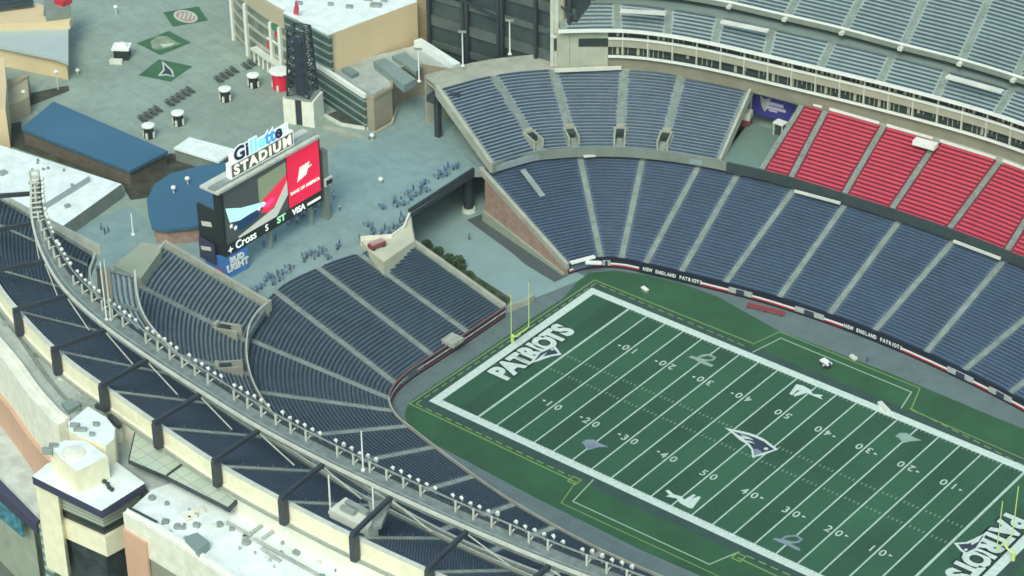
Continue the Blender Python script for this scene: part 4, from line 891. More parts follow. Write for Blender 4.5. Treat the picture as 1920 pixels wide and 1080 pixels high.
for k in range(len(CLUB)-1):
    a, b = CLUB[k], CLUB[k+1]; m = MB(); p = np.array(a[2:])*.985+np.array(a[:2])*.015; q = np.array(b[2:])*.985+np.array(b[:2])*.015; d = (q-p)/np.linalg.norm(q-p)
    m.bar((*(p+d*.9), 22.9), (*(q-d*.9), 22.9), .3, .55); tag(m.build('back_rail', white), f'pale back rail along the top of the red seats, {ORD[k]} from the left', 'rail', 'pale back rails above the red seats')
# booth platform items
bb = thing('backdrop_booth', 'violet-blue sponsor backdrop booth beside the first red section', 'booth')
pA = np.array(at(1410, 211, 14)[:2]); pB = np.array(at(1490, 232, 14)[:2]); d = (pB-pA)/np.linalg.norm(pB-pA); n = np.array([d[1], -d[0]])
vb = mat('violet_blue', (.06, .06, .33), .5)
m = MB(); m.wall([tuple(pA), tuple(pB)], 14, 19.8, .4); m.build('backdrop', vb, bb)
for k_, (u, z_, w_, h_) in enumerate(((5.6, 17.6, 4.2, .8), (5.9, 16.6, 4.8, .7), (5.2, 15.9, 2.0, .4))):
    q = pA+d*u+n*.3; m = MB(); m.bar((*(q-d*w_/2), z_), (*(q+d*w_/2), z_), .1, h_); m.build('lilac_bar', mat('lilac_white', (.7, .65, .85), .5), bb)
m = MB(); q = pA+d*3.2+n*.32
V = [(q[0]+d[0]*u, q[1]+d[1]*u, 14+w) for u, w in ((-1.3, 5), (0, 4.3), (1.3, 5), (.9, 2.6), (0, 1.2), (-.9, 2.6))]; m.add(V, [(0, 5, 4, 3, 2, 1)]); m.build('backdrop_emblem', mat('tan_white', (.55, .55, .48), .6), bb)
m = MB(); m.wall([tuple(pA-d*.4), tuple(pA-d*.05)], 14, 20.2, .5); m.build('side_frame', white, bb); m = MB(); m.wall([tuple(pA-d*.4+n*.1), tuple(pB+d*.4+n*.1)], 19.8, 20.4, .6); m.build('top_frame', white, bb)
q = at(1398, 232, 14); o = thing('maroon_counter', 'white and maroon counter left of the blue backdrop booth', 'counter', None, (q[0], q[1], 14)); m = MB(); m.box((0, 0, 0), (2.4, 2.6, 1.4), .3); m.build('base', mat('maroon', (.22, .05, .06), .5), o); m = MB(); m.box((0, .2, 1.4), (2.2, 2.6, 1.6), .3); m.build('top', offw, o)
q = at(1462, 252, 14); o = thing('white_stair_tower', 'small white framed stair cabin beside the red seats', 'cabin', None, (q[0], q[1], 14)); m = MB()
for a in (-1, 1):
    for b in (-1, 1): m.bar((a*1.1, b*.9, 0), (a*1.1, b*.9, 2.8), .2)
m.build('frame', offw, o); m = MB(); m.box((0, 0, 2.8), (2.6, 2.1, .3)); m.build('roof', white, o); m = MB(); m.box((0, .1, 0), (1.8, 1.3, 2.7)); m.build('interior', darkf, o)
q = at(1362, 268, 15); o = mast(q[0], q[1], 14, 16.2, 'short white bollard light beside the platform wall', .3)
o = MB(); q = at(1735, 268, 23.2); o.box((q[0], q[1], 22.5), (5.0, 2.0, 1.0), .1); tag(o.build('white_cabinet', white), 'white cabinet behind the red seats near the right', 'cabinet')
# ================================================================ plaza objects
def lerpz(L_, z): return ats(L_, z)
gd = mat('mat_green', (.045, .13, .065), .85, .2, .2)
for k, (L_, lab) in enumerate((([(306, 23), (372, 12), (390, 38), (324, 50)], 'green diamond ground mat farthest up the plaza with a pinkish round emblem'), ([(257, 81), (316, 58), (358, 80), (300, 103)], 'middle green diamond ground mat with a faded grey emblem'), ([(260, 141), (298, 111), (361, 124), (320, 153)], 'green diamond ground mat nearest the camera with a winged emblem'))):
    t = thing('ground_mat', lab, 'ground mat', 'diamond mats on the plaza'); m = sheet(ats(L_, 11.06), 11.06); m.build('mat_field', gd, t)
    cx, cy = sum(a for a, b in L_)/4, sum(b for a, b in L_)/4
    if k == 0:
        for r, mm, z in ((1, mat('mat_white', (.5, .55, .48), .8), 11.07), (.82, mat('mat_pink', (.40, .27, .25), .8), 11.08)):
            sheet(ats([(cx+22*r*math.cos(a)+6*math.sin(a), cy+12*r*math.sin(a)) for a in [i*math.pi/8 for i in range(16)]], z), z).build('emblem', mm, t)
        for i in range(4): sheet(ats([(cx-14+i*8, cy+5), (cx-11+i*8, cy+5), (cx-7+i*8, cy-7), (cx-10+i*8, cy-7)], 11.09), 11.09).build('emblem_bar', MATS['mat_white'], t)
    elif k == 1:
        sheet(ats([(cx-26, cy-2), (cx-14, cy-13), (cx+6, cy-13), (cx+22, cy-2), (cx+32, cy+1), (cx+10, cy+8), (cx-12, cy+13), (cx-22, cy+10)], 11.07), 11.07).build('emblem', mat('mat_sage', (.22, .28, .20), .85, .3, .6), t)
        sheet(ats([(cx-8, cy+2), (cx+20, cy), (cx+14, cy+5), (cx-2, cy+8)], 11.08), 11.08).build('emblem_bar', MATS['mat_white'], t)
    else:
        sheet(ats([(cx-6, cy-18), (cx+4, cy-10), (cx+14, cy), (cx+17, cy+12), (cx+4, cy+9), (cx-14, cy+10), (cx-4, cy-2)], 11.07), 11.07).build('emblem', MATS['mat_white'], t)
        sheet(ats([(cx-2, cy-12), (cx+10, cy), (cx+14, cy+10), (cx+2, cy+6), (cx-8, cy+8), (cx-1, cy-1)], 11.08), 11.08).build('emblem_core', nav, t)
def kiosk(px, py, label, top=white, body=dark, r=1.35, h=2.9):
    q = at(px, py, 11); t = thing('kiosk', label, 'kiosk', 'round-topped plaza kiosks', (q[0], q[1], 11.0))
    m = MB(); m.cyl((0, 0, 0), (0, 0, h), r*.8, r*.85, 10); m.build('body', body, t)
    m = MB(); m.cyl((0, 0, h), (0, 0, h+.3), r*1.1, r*1.1, 14); m.dome((0, 0, h+.3), r*1.05, .2, 14); m.build('roof', top, t)
    for i in range(4):
        a = i*math.pi/2+.4; m = MB(); m.box((math.cos(a)*r*.85, math.sin(a)*r*.85, .2), (.5, .5, 1.4), a); m.build('counter_panel', offw, t)
kiosk(423, 189, 'white-topped kiosk in the middle of the plaza'); kiosk(476, 163, 'white-topped kiosk nearest the curved storefront'); kiosk(335, 234, 'white-topped kiosk above the blue roof, right one'); kiosk(280, 258, 'white-topped kiosk touching the end of the blue roof')
kiosk(527, 166, 'red kiosk with a white top beside the lattice tower', white, brightred, 2.3, 4.4)
q = at(230, 108, 11); t = thing('vendor_tent', 'small white tent with dark opening left of the diamond mats', 'tent', None, (q[0], q[1], 11)); m = MB(); m.box((0, 0, 0), (3.4, 3, 2.6), .6); m.build('dark_front', dark, t); m = MB(); m.box((0, 0, 2.6), (4.2, 3.6, .5), .6); m.dome((0, 0, 3.1), 1.6, .8); m.build('canopy', white, t); m = MB(); m.box((1.0, -3.0, 0), (3, 1.2, 1.0), .6); m.build('counter', offw, t)
# bench rows by each kiosk
bench = None; bi = 0
bmat = mat('bench_dark', (.07, .085, .08), .8)
sets = [((410, 152), 4, 'by the middle kiosk'), ((462, 127), 3, 'by the kiosk nearest the storefront'), ((318, 196), 5, 'by the right kiosk above the blue roof'), ((267, 226), 4, 'by the kiosk at the blue roof end')]
for (px, py), n_, where in sets:
    for k in range(n_):
        q = at(px+k*9.5, py-k*6.0, 11); e1, e2 = at(px+12, py+10, 11), at(px-12, py-10, 11)
        if bench is None:
            bench = thing('bench_table', 'x', 'bench', 'dark bench tables on the plaza', (0, 0, 0)); m = MB(); m.box((0, 0, .68), (3.2, .6, .1)); m.build('table_top', bmat, bench)
            for s_ in (-1, 1):
                m = MB(); m.box((0, s_*.55, .4), (3.2, .22, .08)); m.build('seat_plank', bmat, bench)
            m = MB(); m.bar((-1.2, -.5, .35), (1.2, .5, .35), .1); m.bar((-1.2, .5, .35), (1.2, -.5, .35), .1); m.build('leg_frame', steel, bench); o = bench
        else: o = copy_tree(bench)
        o.location = (q[0], q[1], 11.0); o.rotation_euler.z = math.atan2(e1[1]-e2[1], e1[0]-e2[0])
        o['label'] = f'dark bench table {where}, {ORD[k]} from left'
# posts and small lamps on the plaza
for px, py, h, lab in ((218, 28, 2.2, 'small white globe lamp high on the plaza left of the mats'), (146, 140, 1.2, 'white ball bollard near the planted corner on the left'), (109, 168, 4.6, 'white two-headed lamp post in the dark planting at the left'), (48, 205, 4.5, 'pale lamp post at the beige wall on the left edge'), (698, 262, 1.2, 'white ball light on the deck edge below the annex'), (714, 343, 1.0, 'lone white object on the open deck right of the scoreboard'), (326, 362, 1.4, 'white dome vent on the rounded blue roof, left one'), (352, 345, 1.4, 'white dome vent on the rounded blue roof, right one')):
    z = 15.3 if 'blue roof' in lab else 11
    q = at(px, py, z); t = thing('globe_lamp', lab, 'lamp' if 'lamp' in lab or 'light' in lab else 'fixture', None, (q[0], q[1], z)); m = MB(); m.cyl((0, 0, 0), (0, 0, h), .16); m.build('stem', lightst, t); m = MB(); m.dome((0, 0, h-.1), .55, .55); m.cyl((0, 0, h-.5), (0, 0, h-.1), .3, .55); m.build('globe', white, t)
# left buildings
def building(name, label, parts, cat_='building'):
    t = thing(name, label, cat_)
    for nm, L_, z0, z1, mm in parts:
        P = ats(L_, z1); m = MB(); m.prism(P, z0, z1, 0, 1 if isinstance(mm, list) else None); m.build(nm, mm, t)
    return t
bl = building('blue_roof_shed', 'long low building with a flat blue roof beside the plaza', [('roof', [(40, 240), (100, 190), (315, 283), (243, 320)], 14.6, 15.3, blueR), ('walls', [(43, 243), (101, 194), (311, 284), (243, 322)], 11, 14.58, mat('brown_wall', (.12, .10, .08), .9, .3, .3))])
wr = building('white_roof_shed', 'small white-roofed block between the blue roofs', [('roof', [(326, 277), (355, 257), (442, 280), (410, 303)], 14, 14.5, roofw), ('walls', [(328, 279), (356, 260), (440, 281), (410, 304)], 11, 13.98, grey2)])
cen = np.array(at(375, 365, 15)[:2])
t = thing('rounded_pavilion', 'pavilion with a rounded blue roof and brick walls behind the scoreboard', 'building')
Rp = ats([(278, 400), (275, 375), (290, 345), (320, 325), (370, 312), (430, 303), (452, 330), (440, 372), (420, 408), (390, 420), (350, 426), (310, 430), (285, 426)], 15.3)
m = MB(); m.prism(Rp, 14.6, 15.3); m.build('roof', blueR, t); m = MB(); cc = np.mean(Rp, axis=0); m.prism([tuple(cc+(np.array(p)-cc)*.92) for p in Rp], 11, 14.59); m.build('walls', brick, t)
t = thing('white_roof_hall', 'large hall with a stepped bright white roof at the left edge', 'building')
P = ats([(-60, 255), (0, 272), (228, 345), (95, 440), (60, 425), (36, 400), (-60, 390)], 14.4); m = MB(); m.prism(P, 11, 14.4, 0, 1); m.build('lower_roof', [grey2, roofw], t)
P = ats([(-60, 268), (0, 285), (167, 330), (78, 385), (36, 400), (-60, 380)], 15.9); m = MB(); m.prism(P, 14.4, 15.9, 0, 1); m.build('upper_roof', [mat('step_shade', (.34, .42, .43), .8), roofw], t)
P = ats([(108, 424), (140, 402), (145, 410), (114, 434)], 13.5); m = MB(); m.prism(P, 11.5, 13.5); m.build('cream_panel', creamw, t)
m = MB(); m.bar(at(0, 327, 16.2), at(11, 322, 16.2), 1.2, .8); m.build('roof_unit', steelg, t)
for a, b in (((122, 388), (130, 384)), ((92, 353), (97, 350))):
    m = MB(); m.bar(at(*a, 14.7), at(*b, 14.7), .8, .6); m.build('roof_vent', steelg, t)
struct('sunken_area_sheet', sheet(ats([(0, 236), (40, 228), (40, 243), (243, 322), (320, 287), (420, 300), (300, 345), (280, 370), (245, 375), (228, 345), (0, 268)], 11.06), 11.06), mulch)  # flat dark sheet standing in for the dark sunken level between the roofs
struct('planting_strip', sheet(ats([(0, 232), (40, 205), (130, 170), (128, 160), (55, 175), (40, 195), (0, 215)], 11.06), 11.06), mulch)
tl = thing('beige_store', 'beige store with grey awning roof in the top left corner', 'building')
for nm, L_, z0, z1, mm in (('awning_roof', [(-40, 42), (60, 40), (128, 46), (128, 118), (100, 108), (60, 100), (14, 90), (-40, 80)], 16.4, 17.0, mat('awning_grey', (.40, .47, .46), .7, .06, .1)), ('wall', [(-40, 50), (60, 45), (125, 50), (124, 112), (100, 105), (60, 98), (14, 88), (-40, 80)], 11, 16.38, beige), ('corner_block', [(-40, 105), (8, 108), (12, 160), (10, 205), (-40, 200)], 11, 21, beige), ('side_roof', [(12, 150), (50, 138), (54, 142), (12, 165)], 11, 16, mat('side_taupe', (.34, .30, .2), .85)), ('upper_ledge', [(-40, 15), (60, 2), (82, 10), (82, 30), (135, 33), (130, 40), (-40, 45)], 17.0, 19.0, beige), ('dark_shed', [(82, 0), (130, -5), (132, 20), (85, 26)], 19.0, 21, grey2)):
    P = ats(L_, z1); m = MB(); m.prism(P, z0, z1); m.build(nm, mm, tl)
P = ats([(-40, 160), (52, 148), (54, 182), (-40, 225)], 15.5); m = MB(); m.prism(P, 11, 15.5); m.build('front_wall', mat('tan_wall', (.36, .33, .24), .85, .15, .15), tl)
m = MB()
for i in range(4): m.bar(at(-30, -2+i*7, 20), at(62, -14+i*7, 20), 1.0, .8)
m.build('roof_fins', darkf, tl); m = MB(); m.box((*at(119, 6, 21)[:2], 21), (3, 3, 1.4)); m.build('red_sign', redM, tl)
# ================================================================ near-left club building
def P2(L_, z): return ats(L_, z)
RZ = 48.4
cb = thing('club_building', 'curved cream club building with a pale roof and salmon base outside the near wall', 'building')
inner = [(-30, 500), (10, 560), (50, 610), (90, 655), (130, 700), (172, 732), (215, 766), (232, 782)]
outer = [(228, 800), (180, 800), (130, 796), (108, 778), (70, 735), (30, 680), (-30, 610)]
P = ats(inner+outer, RZ); m = MB(); m.prism(P, 20, RZ, 0, 1); m.build('main_roof', [creamw, roofg], cb)
oc = cat(ats([(-30, 610), (30, 680), (70, 735), (108, 778), (128, 794)], RZ), 5)
wl('parapet', offset(oc, 0), RZ, 49.4, creamw, .8, cb)
wl('roof_seam', cat(ats([(-30, 560), (30, 625), (75, 690), (115, 740), (150, 770)], RZ+.05), 4), RZ+.01, RZ+.35, grey2, .5, cb)
wl('cream_wall', offset(oc, -1.0), 40.3, 49.0, creamw, 1.6, cb)
wl('salmon_wall', offset(oc, -1.6), 33.0, 40.3, salmon, 1.8, cb)
for (a, b, w_, h_) in ((60, 645, 1.6, .6), (73, 645, 1.2, .7), (95, 660, 1.0, .5), (20, 608, 2.2, .5), (115, 710, 1.0, .7), (135, 720, .8, .5), (155, 755, 2.6, .9), (175, 762, 1.6, .8)):
    q = at(a, b, RZ); m = MB(); m.box((q[0], q[1], RZ), (w_, w_*.8, h_), .5); m.build('roof_vent', offw if w_ < 1.5 else steelg, cb)
m = MB(); m.prism(ats([(115, 755), (135, 745), (150, 758), (128, 770)], RZ+.8), RZ, RZ+.8); m.build('roof_hatch', rooft, cb)
lr = thing('lower_wing', 'lower wing with streaky pale roof and dark fascia in the bottom left corner', 'building')
P = ats([(-60, 740), (0, 788), (40, 822), (62, 832), (74, 968), (0, 893), (-60, 840)], 33.5); m = MB(); m.prism(P, 32.7, 33.5); m.build('roof', mat('streaky_roof', (.50, .54, .50), .8, .25, .35), lr)
P = ats([(-60, 842), (0, 895), (74, 970), (68, 985), (0, 925), (-60, 870)], 32.5); m = MB(); m.prism(P, 30.6, 32.6); m.build('fascia', navyF, lr)
P = ats([(-60, 845), (0, 905), (58, 958), (60, 930), (40, 850)], 30.5); m = MB(); m.prism(P, 11, 30.5); m.build('wall', mat('green_grey_wall', (.30, .34, .27), .8, .2, .2), lr)
a, b = at(-5, 945, 28), at(42, 985, 28); m = MB(); m.wall([a[:2], b[:2]], 25.6, 29.6, .5); m.build('teal_sign', mat('teal_sign', (.05, .20, .26), .4, .9, .9), lr)
# tower
tw_ = thing('corner_tower', 'cream corner tower with flat roof slab, penthouse and louvred storeys at bottom left', 'building')
def pr_(nm, L_, z1, z0, mm, off=(0, 0)):
    P = ats(L_, z1); m = MB(); m.prism(P, z0, z1, 0, 1 if isinstance(mm, list) and len(mm) > 1 else None); return m.build(nm, mm, tw_)
slab = [(60, 893), (90, 868), (150, 858), (208, 858), (272, 906), (190, 958)]
pr_('roof_slab', slab, 47, 45.5, [navyF, roofw])
pr_('penthouse', [(92, 838), (120, 826), (160, 826), (202, 855), (143, 884)], 51.3, 47.02, [cream, roofw])
q = at(138, 850, 51.3); m = MB(); m.cyl((q[0], q[1], 51.3), (q[0], q[1], 51.6), 1.9, 1.9, 16); m.dome((q[0], q[1], 51.6), 1.7, .25, 16); m.build('round_vent', creamw, tw_)
pr_('rounded_block', [(128, 792), (150, 775), (165, 762), (200, 783), (216, 803), (214, 822), (198, 836), (150, 818), (128, 806)], 51.5, 30, [cream, roofw])
for a, b, w_ in ((140, 795, 1.5), (150, 803, 2.0), (180, 793, 1.0), (172, 812, .8), (88, 838, 1.6), (100, 830, 1.4)):
    q = at(a, b, 52); m = MB(); m.box((q[0], q[1], 51.0 if b < 825 and a > 120 else 50.7), (w_, .6, 1.1), .6); m.build('roof_unit', steelg, tw_)
# storeys under the slab: footprint inset from the slab
S_ = ats([(90, 900), (150, 870), (208, 866), (262, 912), (190, 950), (110, 915)], 45)
lou = mat('louvre_grey', (.42, .45, .39), .7, stripes=(2, .62, (.22, .25, .21), .4))
m = MB(); m.prism(S_, 41.0, 45.49); m.build('louvred_storey', lou, tw_)
S2 = [tuple(np.mean(S_, axis=0)+(np.array(p)-np.mean(S_, axis=0))*.9) for p in S_]
m = MB(); m.prism(S2, 39.0, 40.99); m.build('dark_storey', glass, tw_)
m = MB(); m.prism(S_, 35.2, 38.99); m.build('cream_storey', cream, tw_)
m = MB(); m.prism([tuple(np.mean(S_, axis=0)+(np.array(p)-np.mean(S_, axis=0))*.82) for p in S_], 5, 35.19); m.build('glazed_storey', mat('deep_glass', (.04, .05, .06), .2, .6, .3), tw_)
def pier(nm, L_, z1, z0, mm, par=tw_): 
    P = ats(L_, z1); m = MB(); m.prism(P, z0, z1); return m.build(nm, mm, par)
pier('cream_pier', [(66, 905), (80, 893), (112, 915), (108, 928)], 44.8, 28, cream)
pier('cream_pier', [(115, 984), (150, 972), (175, 1002), (166, 1010)], 34.3, 6, cream)
pier('bay_roof', [(72, 985), (82, 968), (116, 960), (126, 980), (90, 998)], 34.6, 34.2, mat('bay_grey', (.38, .40, .34), .8, .2, .3))
pier('glazed_bay', [(73, 986), (83, 970), (115, 962), (124, 980), (90, 996)], 34.1, 5, mat('green_glass', (.16, .25, .22), .3, .3, .3, stripes=(2, 1.7, (.44, .54, .46), .4)))
pier('curved_canopy', [(118, 975), (145, 960), (165, 985), (160, 1000), (130, 990)], 34.6, 33.6, mat('canopy_grey', (.30, .33, .29), .6))
# right club roof
rb = thing('long_club_roof', 'long white-roofed club building running along the near wall to the bottom edge', 'building')
ZB = 46.0
P = ats([(241, 958), (285, 918), (330, 902), (430, 962), (470, 930), (560, 985), (700, 1072), (860, 1160), (640, 1180), (440, 1086), (330, 1012)], ZB); m = MB(); m.prism(P, 14, ZB, 0, 1); m.build('body', [creamw, roofw], rb)
wl('front_parapet', ats([(241, 958), (330, 1012), (440, 1086), (640, 1180)], ZB), ZB, ZB+.6, white, .7, rb)
e_ = ats([(241, 958), (330, 1012), (440, 1086), (640, 1180)], ZB)
wl('front_face', offset(e_, -.7), 40.2, ZB+.3, creamw, .8, rb)
wl('grey_base', offset(e_, -.5), 12, 40.2, mat('base_grey', (.26, .28, .22), .9, .2, .2), .8, rb)
wl('salmon_pier', offset(ats([(241, 958), (284, 984)], ZB), -1.3), 12, 43.4, salmon, .4, rb)
m = MB(); m.bar(at(242, 953, ZB+.6), at(294, 980, ZB+.6), .35, .5); m.build('dark_rail', steel, rb)
for (L_, h, mm) in (([(346, 1006), (370, 998), (392, 1015), (372, 1032)], 1.6, rooft), ([(340, 963), (378, 947), (386, 957), (350, 976)], .5, creamw)):
    P = ats(L_, ZB+h); m = MB(); m.prism(P, ZB, ZB+h); m.build('roof_unit', mm, rb)
for a, b, w_ in ((285, 935, 1.3), (313, 946, .8), (333, 989, 1.4), (412, 985, 1.3), (496, 979, 1.3), (460, 1008, 1.0), (530, 1020, .6), (462, 1018, 1.6)):
    q = at(a, b, ZB); m = MB(); m.cyl((q[0], q[1], ZB), (q[0], q[1], ZB+.5), w_*.5, w_*.4, 8); m.build('roof_vent', steelg, rb)
for a, b in (((425, 978), (470, 1005)), ((470, 1000), (498, 980)), ((475, 1010), (600, 1080)), ((490, 1028), (525, 1052)), ((492, 1010), (513, 995))):
    m = MB(); m.bar(at(*a, ZB+.3), at(*b, ZB+.3), .5, .35); m.build('pipe_run', roofg, rb)
rc_ = random.Random(5)
for k in range(26):
    a_, b_ = rc_.uniform(0, 1), rc_.uniform(0, 1); px, py = 300+a_*330, 925+a_*140+b_*(70-25*a_); q = at(px, py, ZB); w_ = rc_.choice([.35, .5, .7, 1.1]); m = MB()
    if rc_.random() < .5: m.cyl((q[0], q[1], ZB+.01), (q[0], q[1], ZB+.5), w_*.45, w_*.35, 7)
    else: m.box((q[0], q[1], ZB+.01), (w_*1.4, w_, .35+w_*.4), rc_.random())
    m.build('roof_vent', rc_.choice([steelg, roofg, offw, rooft]), rb)
for k in range(12):
    a_ = rc_.random(); q = at(20+a_*170, 600+a_*150+rc_.random()*25, RZ); m = MB(); m.box((q[0], q[1], RZ+.01), (rc_.uniform(.4, 1.4), .6, rc_.uniform(.3, .8)), rc_.random()); m.build('roof_vent', rc_.choice([steelg, offw, grey2]), cb)
for px, py in ((165, 905), (196, 905), (202, 910), (205, 916), (210, 920), (120, 880)):
    q = at(px, py, 47.03); m = MB(); m.box((q[0], q[1], 47.03), (.5, .5, .5), rc_.random()); m.build('roof_vent', steel, tw_)
for k in range(16):
    px, py = 30+rc_.random()*110, 300+rc_.random()*50; q = at(px, py, 15.9)
    if py > 345-0.2*px+50: continue
    if k % 2: continue
    m = MB(); m.cyl((q[0], q[1], 15.91), (q[0], q[1], 16.4), .35, .3, 7); m.build('roof_vent', steelg, bpy.data.objects['white_roof_hall'])
sr = thing('side_roof', 'grey roof strip between the tower and the tiled platform', 'building')
P = ats([(215, 800), (262, 770), (262, 830), (262, 860), (335, 892), (330, 915), (285, 925), (262, 905), (205, 860), (205, 822)], 45.2); m = MB(); m.prism(P, 20, 45.2, 0, 1); m.build('roof', [grey2, mat('bluegrey_roof', (.42, .48, .48), .8, .2, .2)], sr)
m = MB(); P = ats([(190, 770), (212, 752), (262, 785), (256, 800), (240, 790)], 46.5); m.prism(P, 44, 46.5); m.build('duct', mat('duct_grey', (.42, .45, .43), .6, .2, .3), sr)
for a, b in (((180, 760), (205, 768)), ((190, 750), (214, 770)), ((205, 780), (225, 800))):
    m = MB(); m.bar(at(*a, 49.2), at(*b, 49.2), .7, .7); m.build('pipe', steel, sr)
tp = thing('tiled_platform', 'raised platform of pale square panels with a dark edge beside the near wall', 'platform')
L_ = [(258, 780), (300, 812), (360, 850), (425, 893), (466, 915), (430, 953), (312, 893), (240, 862)]
P = ats(L_, 48.5); m = MB(); m.prism(P, 47.7, 48.45); m.build('edge', steel, tp)
c0 = np.mean(P, axis=0); Pi = [tuple(c0+(np.array(p)-c0)*.975) for p in P]; m = sheet(Pi, 48.5)
pt = mat('panel_pale', (.45, .52, .42), .8, .12, .3)
t_ = pt.node_tree; br = t_.nodes.new('ShaderNodeTexBrick'); br.offset = 0; br.inputs['Scale'].default_value = .42; br.inputs['Mortar Size'].default_value = .03; br.inputs['Brick Width'].default_value = .9; br.inputs['Row Height'].default_value = .9
br.inputs['Color1'].default_value = (.47, .54, .44, 1); br.inputs['Color2'].default_value = (.42, .49, .40, 1); br.inputs['Mortar'].default_value = (.27, .33, .29, 1)
gg = t_.nodes.new('ShaderNodeNewGeometry'); mp = t_.nodes.new('ShaderNodeMapping'); mp.inputs['Rotation'].default_value[2] = .12; t_.links.new(gg.outputs['Position'], mp.inputs[0]); t_.links.new(mp.outputs[0], br.inputs['Vector']); t_.links.new(br.outputs['Color'], t_.nodes['Principled BSDF'].inputs['Base Color'])
m.build('panels', pt, tp)
m = MB(); m.bar(at(313, 891, 48.7), at(358, 858, 48.7), .22, .3); m.build('divider', steel, tp)
le = thing('wall_ledge', 'cream ledge with a thin dark gutter along the foot of the near wall', 'ledge')
P = ats([(455, 885), (485, 905), (715, 1042), (870, 1122), (820, 1155), (660, 1062), (455, 935)], 47.2); m = MB(); m.prism(P, 40, 47.2); m.build('ledge_top', creamw, le)
m = MB(); m.wall(ats([(462, 927), (560, 990), (705, 1078)], 47.4), 46.0, 47.3, .3); m.build('gutter', steel, le)
# ================================================================ hedge beside the ramp
def shrub(px, py, r, h, label, z=0):
    q = at(px, py, z); t = thing('shrub', label, 'shrub', 'shrubs beside the ramp', (q[0], q[1], z)); rr = random.Random(int(px*7+py)); m = MB()
    for i in range(420):
        a = rr.random()*6.283; u = rr.random()**.5; zz_ = rr.random(); x = r*u*math.cos(a)*(1.1-.5*zz_); y = r*u*math.sin(a)*(1.1-.5*zz_); zc = .2+h*zz_
        s = .22+.2*rr.random(); d1 = Vector((rr.uniform(-1, 1), rr.uniform(-1, 1), rr.uniform(-1, 1))).normalized()*s; d2 = d1.cross(Vector((rr.uniform(-1, 1), rr.uniform(-1, 1), rr.uniform(-.2, 1)))).normalized()*s
        c_ = Vector((x, y, zc)); m.add([c_-d1, c_+d2, c_+d1, c_-d2], [(0, 1, 2, 3)])
    m.build('foliage', hedgeM, t); m = MB(); m.cyl((0, 0, 0), (0, 0, h*.7), .12, .06, 6); m.build('stem', trunkM, t)
struct('planted_bank', sheet(ats([(775, 462), (800, 455), (850, 490), (960, 560), (945, 582)], .02), .02), mat('bank_soil', (.07, .085, .05), .95, .4, .4))
for px, py, r, h, lab in ((822, 475, 1.1, 1.1, 'dark shrub at the top of the planted bank'), (842, 492, 1.3, 1.5, 'second dark shrub down the planted bank'), (860, 502, 1.6, 2.4, 'tallest green shrub in the planted bank'), (880, 520, 1.1, .9, 'low brownish shrub below the tallest one'), (900, 537, 1.1, .8, 'low shrub in the middle of the planted bank'), (918, 550, 1.0, .7, 'low green shrub lower on the planted bank'), (938, 566, 1.2, .8, 'low green shrub at the foot of the planted bank beside the goalpost'), (800, 462, 1.2, 1.0, 'small shrub at the head of the planted bank')): shrub(px, py, r, h, lab)
kw = MB(); kw.wall(ats([(946, 583), (990, 566), (1000, 558)], .5), -.02, 1.4, .6); tag(kw.build('kerb_wall', concrete), 'short pale kerb wall at the foot of the planted bank', 'wall')
# ================================================================ people
def person_mesh(name, pose, shirt, pants):
    me = bpy.data.meshes.new(name); lean, arm = pose
    V = [(0, 0, .95), (0, 0, 1.15), (0, 0, 1.38), (0, 0, 1.50), (0, 0, 1.66), (.1, 0, .90), (.12, .03+lean, .50), (.13, lean*1.4, .08), (.13, lean*1.4+.16, .04), (-.1, 0, .90), (-.12, .03-lean, .50), (-.13, -lean*1.4, .08), (-.13, -lean*1.4+.16, .04),
         (.19, 0, 1.40), (.26, .02, 1.12), (.25, .12+arm*.2, .90+arm*.2), (-.19, 0, 1.40), (-.26, .02, 1.12), (-.25, .12, .90)]
    E2 = [(0, 1), (1, 2), (2, 3), (3, 4), (0, 5), (5, 6), (6, 7), (7, 8), (0, 9), (9, 10), (10, 11), (11, 12), (2, 13), (13, 14), (14, 15), (2, 16), (16, 17), (17, 18)]
    Rd = [.15, .145, .16, .06, .105, .10, .075, .05, .045, .10, .075, .05, .045, .075, .05, .04, .075, .05, .04]
    me.from_pydata(V, E2, []); o = bpy.data.objects.new(name, me); COL.objects.link(o); o.modifiers.new('s', 'SKIN')
    for i, r in enumerate(Rd): me.skin_vertices[0].data[i].radius = (r, r*.8)
    me.skin_vertices[0].data[0].use_root = True
    sub = o.modifiers.new('u', 'SUBSURF'); sub.levels = sub.render_levels = 1
    bpy.context.view_layer.update(); me2 = bpy.data.meshes.new_from_object(o.evaluated_get(bpy.context.evaluated_depsgraph_get())); bpy.data.objects.remove(o)
    me2.materials.clear()
    for mm in (shirt, pants, mat('skin', (.45, .28, .2), .6)): me2.materials.append(mm)
    for p in me2.polygons:
        z = p.center.z; x = abs(p.center.x); p.material_index = 2 if (z > 1.48 or (x > .2 and z < 1.15 and z > .8)) else (1 if z < .95 else 0)
    return me2
hairm = MB(); hairm.dome((0, -.02, 1.68), .12, .12, 10, 3); ho = hairm.build('hair', mat('hair_dark', (.03, .025, .02), .8)); hme_ = ho.data; bpy.data.objects.remove(ho)
shirts = [mat('shirt_blue', (.06, .15, .36), .8), mat('shirt_navy', (.03, .07, .16), .8), mat('shirt_pale', (.45, .5, .62), .8)]
pantsM = mat('trousers_dark', (.03, .06, .12), .8)
protos = [person_mesh('person', (l, a), s, pantsM) for l, a, s in ((.0, .3, shirts[0]), (.12, 0, shirts[1]), (.05, 1.0, shirts[2]), (.0, .6, shirts[1]), (.08, .2, shirts[0]))]
rp = random.Random(11)
